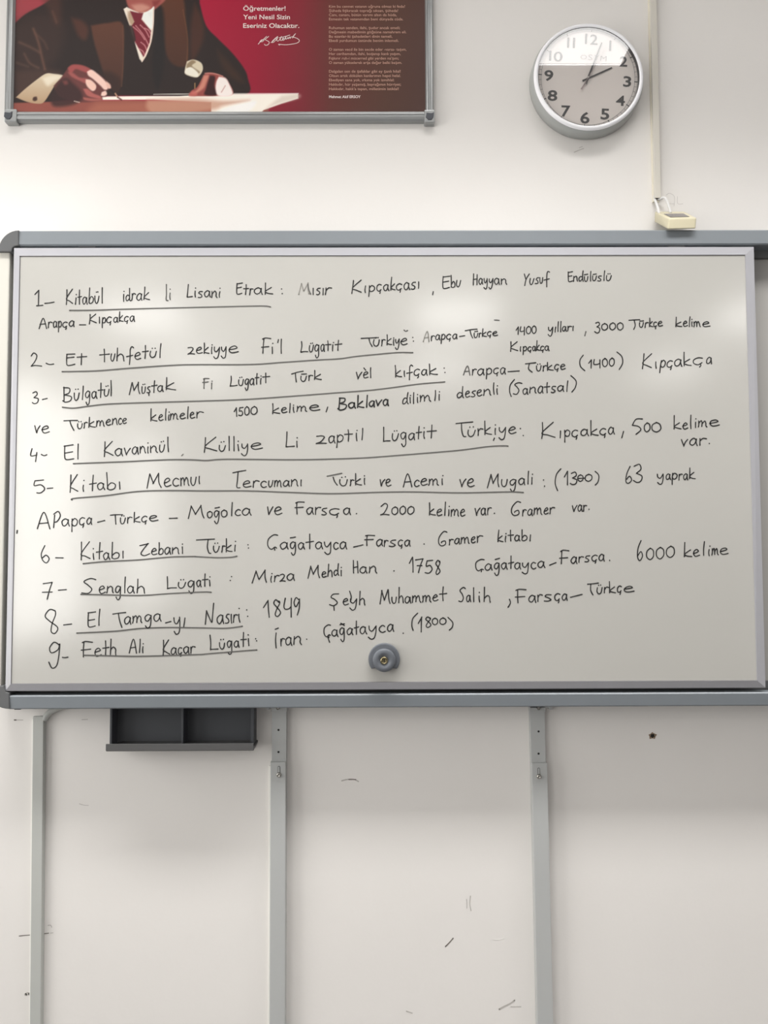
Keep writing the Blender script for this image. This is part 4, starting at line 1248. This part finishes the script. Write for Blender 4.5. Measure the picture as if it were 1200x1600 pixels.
# print lettering
acc = ([], [])
for s, x1, base in (('Öğretmenler!', 446.2, 16.6), ('Yeni Nesil Sizin', 453.0, 30.0), ('Eseriniz Olacaktır.', 467.6, 43.5)):
    add_text(acc, s, 380, x1, base, 7.4, PD+0.0006, bold=0.012)
text_obj('caption', acc, M['white_print'], poster)
acc = ([], [])
poem = [('Kim bu cennet vatanın uğruna olmaz ki feda?', 633, 12.0), ('Şüheda fışkıracak toprağı sıksan, şüheda!', 622, 18.6), ('Canı, cananı, bütün varımı alsın da hüda,', 620, 25.2), ('Etmesin tek vatanımdan beni dünyada cüda.', 630, 31.8),
        ('Ruhumun senden, ilahi, şudur ancak emeli;', 625, 45.4), ('Değmesin mabedimin göğsüne namahrem eli.', 635, 52.0), ('Bu ezanlar-ki şahadetleri dinin temeli,', 613, 58.8), ('Ebedi yurdumun üstünde benim inlemeli.', 623, 65.4),
        ('O zaman vecd ile bin secde eder -varsa- taşım,', 635, 79.2), ('Her cerihamdan, ilahi, boşanıp kanlı yaşım,', 626, 86.0), ("Fışkırır ruh-i mücerred gibi yerden na'şım;", 623, 93.0), ('O zaman yükselerek arşa değer belki başım.', 628, 99.8),
        ('Dalgalan sen de şafaklar gibi ey şanlı hilal!', 626, 113.4), ('Olsun artık dökülen kanlarımın hepsi helal.', 626, 120.2), ('Ebediyen sana yok, ırkıma yok izmihlal:', 616, 127.0), ('Hakkıdır, hür yaşamış, bayrağımın hürriyet;', 626.5, 133.8), ("Hakkıdır, hakk'a tapan, milletimin istiklal!", 623, 140.8)]
for s, x1, base in poem:
    add_text(acc, s, 514, x1, base, 4.3, PD+0.0006, bold=0.004)
text_obj('poem_text', acc, M['cream_print'], poster)
acc = ([], [])
add_text(acc, 'Mehmet Akif ERSOY', 514, 563.5, 153.2, 4.4, PD+0.0006, bold=0.016)
text_obj('author_line', acc, M['white_print'], poster)
k = Ink(PD+0.0006)
def sg(*p, w=1.0):
    k.stroke([(370+x/10, y/10) for x, y in p], w, 0)
sg((335, 690), (370, 650), (420, 610), (465, 568)); sg((360, 650), (390, 622), (420, 630), (400, 650), (372, 652)); sg((425, 625), (460, 600), (498, 570)); sg((440, 615), (470, 635), (500, 650), (505, 675), (480, 702), (445, 706), (432, 690))
sg((535, 664)); sg((550, 660), (590, 615), (640, 570)); sg((640, 570), (600, 600), (560, 640), (548, 664), (575, 660), (610, 625), (640, 580)); sg((640, 580), (625, 630), (650, 640), (680, 600), (700, 570))
sg((690, 580), (680, 625), (700, 632), (735, 600), (720, 595), (712, 625), (740, 622), (770, 570)); sg((660, 590), (740, 575), (830, 548)); sg((768, 575), (765, 612), (790, 600), (800, 585), (805, 605), (830, 575)); sg((830, 575), (832, 600), (850, 578), (870, 572)); sg((870, 595), (890, 555), (918, 525)); sg((915, 530), (880, 575), (905, 585), (950, 605), (978, 635), (950, 668), (870, 688), (760, 700), (655, 692), (670, 705))
k.build('signature', [M['white_print']], poster)

# silver snap frame
def snap_rail(name, x0, y0, x1, y1, vert):
    a, b, u, t = rect_px(x0, y0, x1, y1, 0.018)
    bm = bmesh.new()
    d = 0.02
    if vert:
        w_ = b-a
        prof = [(0, -0.001), (0, -.012), (.12, -.017), (.28, -.019), (.40, -.0165), (.50, -.0165), (.62, -.0195), (.80, -.019), (1, -.013), (1, -.001)]
        f = [bm.verts.new((a+p*w_, q_, u)) for p, q_ in prof]
        g = [bm.verts.new((a+p*w_, q_, t)) for p, q_ in prof]
    else:
        w_ = t-u
        prof = [(0, -0.001), (0, -.013), (.15, -.018), (.36, -.0195), (.42, -.0175), (.54, -.0175), (.60, -.0195), (.85, -.018), (1, -.013), (1, -.001)]
        f = [bm.verts.new((a, q_, u+p*w_)) for p, q_ in prof]
        g = [bm.verts.new((b, q_, u+p*w_)) for p, q_ in prof]
    bm.faces.new(f); bm.faces.new(g[::-1])
    for i in range(len(prof)):
        bm.faces.new((f[i], g[i], g[(i+1) % len(prof)], f[(i+1) % len(prof)]))
    return obj(name, bm, M['poster_alu'], poster)
snap_rail('frame_rail', 10.3, -290, 24.3, 176, True)
snap_rail('frame_rail', 663.6, -290, 676.8, 178, True)
snap_rail('frame_rail', 22, 172.6, 666, 188.0, False)
snap_rail('frame_rail', 22, -304, 666, -290, False)
for x0, y0, x1, y1 in ((6.8, 170, 25.6, 190.5), (663, 171, 679.5, 191.3), (6.8, -306, 25.6, -287), (663, -306, 679.5, -287)):
    bm = bmesh.new(); boxpx(bm, x0, y0, x1, y1, 0.0, 0.0215, 0.003, 3)
    cp = obj('corner_piece', bm, M['poster_alu'], poster)
    bm = bmesh.new()
    cxm, cym = (x0+x1)/2+(-3 if x0 < 300 else 1), (y0+y1)/2
    q = [P(cxm+dx, cym+dy, 0.022) for dx, dy in ((-6, -5), (2, -4), (6, -6), (5, 2), (2, 6), (-3, 6), (-7, 2))]
    prism(bm, [(v.x, v.z) for v in q], -0.0235, -0.018, 0.001)
    obj('corner_plug', bm, M['poster_corner'], cp)

# ------------------------------------------------------------------ marks on the wall
def marks(name, strokes, mats, label):
    k = Ink(0.0004)
    for pts, w_, m_ in strokes:
        k.stroke(pts, w_, m_)
    o = k.build(name, mats, wall)
    o['label'] = label
    return o
SM = [M['scuff'], M['scuff_dark'], M['scuff_light'], M['pencil']]
marks('scuff_mark', [([(534, 1220), (542, 1218), (552, 1217.5), (560, 1221)], 1.8, 0), ([(545, 1218), (556, 1218)], 1.5, 1)], SM, 'grey scuff beneath the board centre')
marks('scuff_mark', [([(729, 1405), (729.5, 1412), (729.5, 1419)], 0.9, 0), ([(735, 1400), (734, 1412), (736, 1423)], 1.2, 0)], SM, 'short upright pencil ticks low on the wall')
marks('scuff_mark', [([(696, 1479), (701, 1474), (708, 1466)], 1.7, 1)], SM, 'dark slanting nick low on the wall')
marks('scuff_mark', [([(772, 1468), (780, 1468), (788, 1466)], 1.4, 2)], SM, 'pale scratch low on the wall')
marks('scuff_mark', [([(780, 1577), (787, 1573), (797, 1568), (804, 1563)], 2.2, 0), ([(798, 1573), (814, 1573)], 1.0, 0)], SM, 'smeared scuff near the bottom')
marks('scuff_mark', [([(635, 1580), (644, 1583)], 1.4, 0)], SM, 'tiny scuff near the bottom')
marks('scuff_mark', [([(30, 1462.5), (40, 1461.5), (47, 1461)], 1.3, 1), ([(68, 1459), (76, 1458)], 1.2, 1), ([(79, 1458), (83, 1457.5)], 1.0, 0), ([(75, 1446), (79, 1445.5), (81, 1449)], 1.0, 0)], SM, 'dark line crossing behind the cable duct')
marks('scuff_mark', [([(40, 1554), (43, 1552.5), (46, 1553)], 4.0, 0)], SM, 'tan stain left of the cable duct')
marks('scuff_mark', [([(23, 1125), (36, 1125)], 1.0, 0), ([(22.5, 1125), (25, 1125)], 1.8, 1)], SM, 'small nick under the left corner')
marks('scuff_mark', [([(128, 1124.5), (137, 1124)], 1.0, 0)], SM, 'faint nick right of the conduit')
marks('scuff_mark', [([(124, 1256), (131, 1258), (138, 1258.5)], 1.1, 3)], SM, 'faint scratch right of the duct')
marks('scuff_mark', [([(897, 238), (904, 235), (912, 232)], 1.0, 0), ([(905, 231), (910, 229)], 0.8, 0)], SM, 'grey smear under the clock')
marks('pencil_writing', [([(1041, 305), (1046, 302), (1053, 306), (1054, 314), (1053, 322)], 0.7, 3), ([(1046, 318), (1053, 318.5)], 0.6, 3), ([(1058.5, 307), (1059, 318), (1067, 318.5)], 0.7, 3)], SM, 'pencilled letters beside the cream box')
# chipped drill hole
q = P(1019, 1149.5, 0)
bm = bmesh.new()
rr = [7.5, 5.0, 6.5, 4.2, 6.0, 4.5, 7.0, 4.6, 6.8, 5.2]
pts = [(q.x+r*math.cos(2*math.pi*i/10+.3)*DIST/F, q.z+r*0.85*math.sin(2*math.pi*i/10+.3)*DIST/F) for i, r in enumerate(rr)]
prism(bm, pts, -0.0012, 0.0)
h = obj('wall_chip', bm, M['chip'], wall)
h['label'] = 'chipped drill hole right of the farthest rail'
bm = bmesh.new()
pts = [(q.x+r*0.55*math.cos(2*math.pi*i/10+.9)*DIST/F, q.z+r*0.5*math.sin(2*math.pi*i/10+.9)*DIST/F) for i, r in enumerate(rr)]
prism(bm, pts, -0.0018, 0.0)
obj('hole', bm, M['dark'], h)
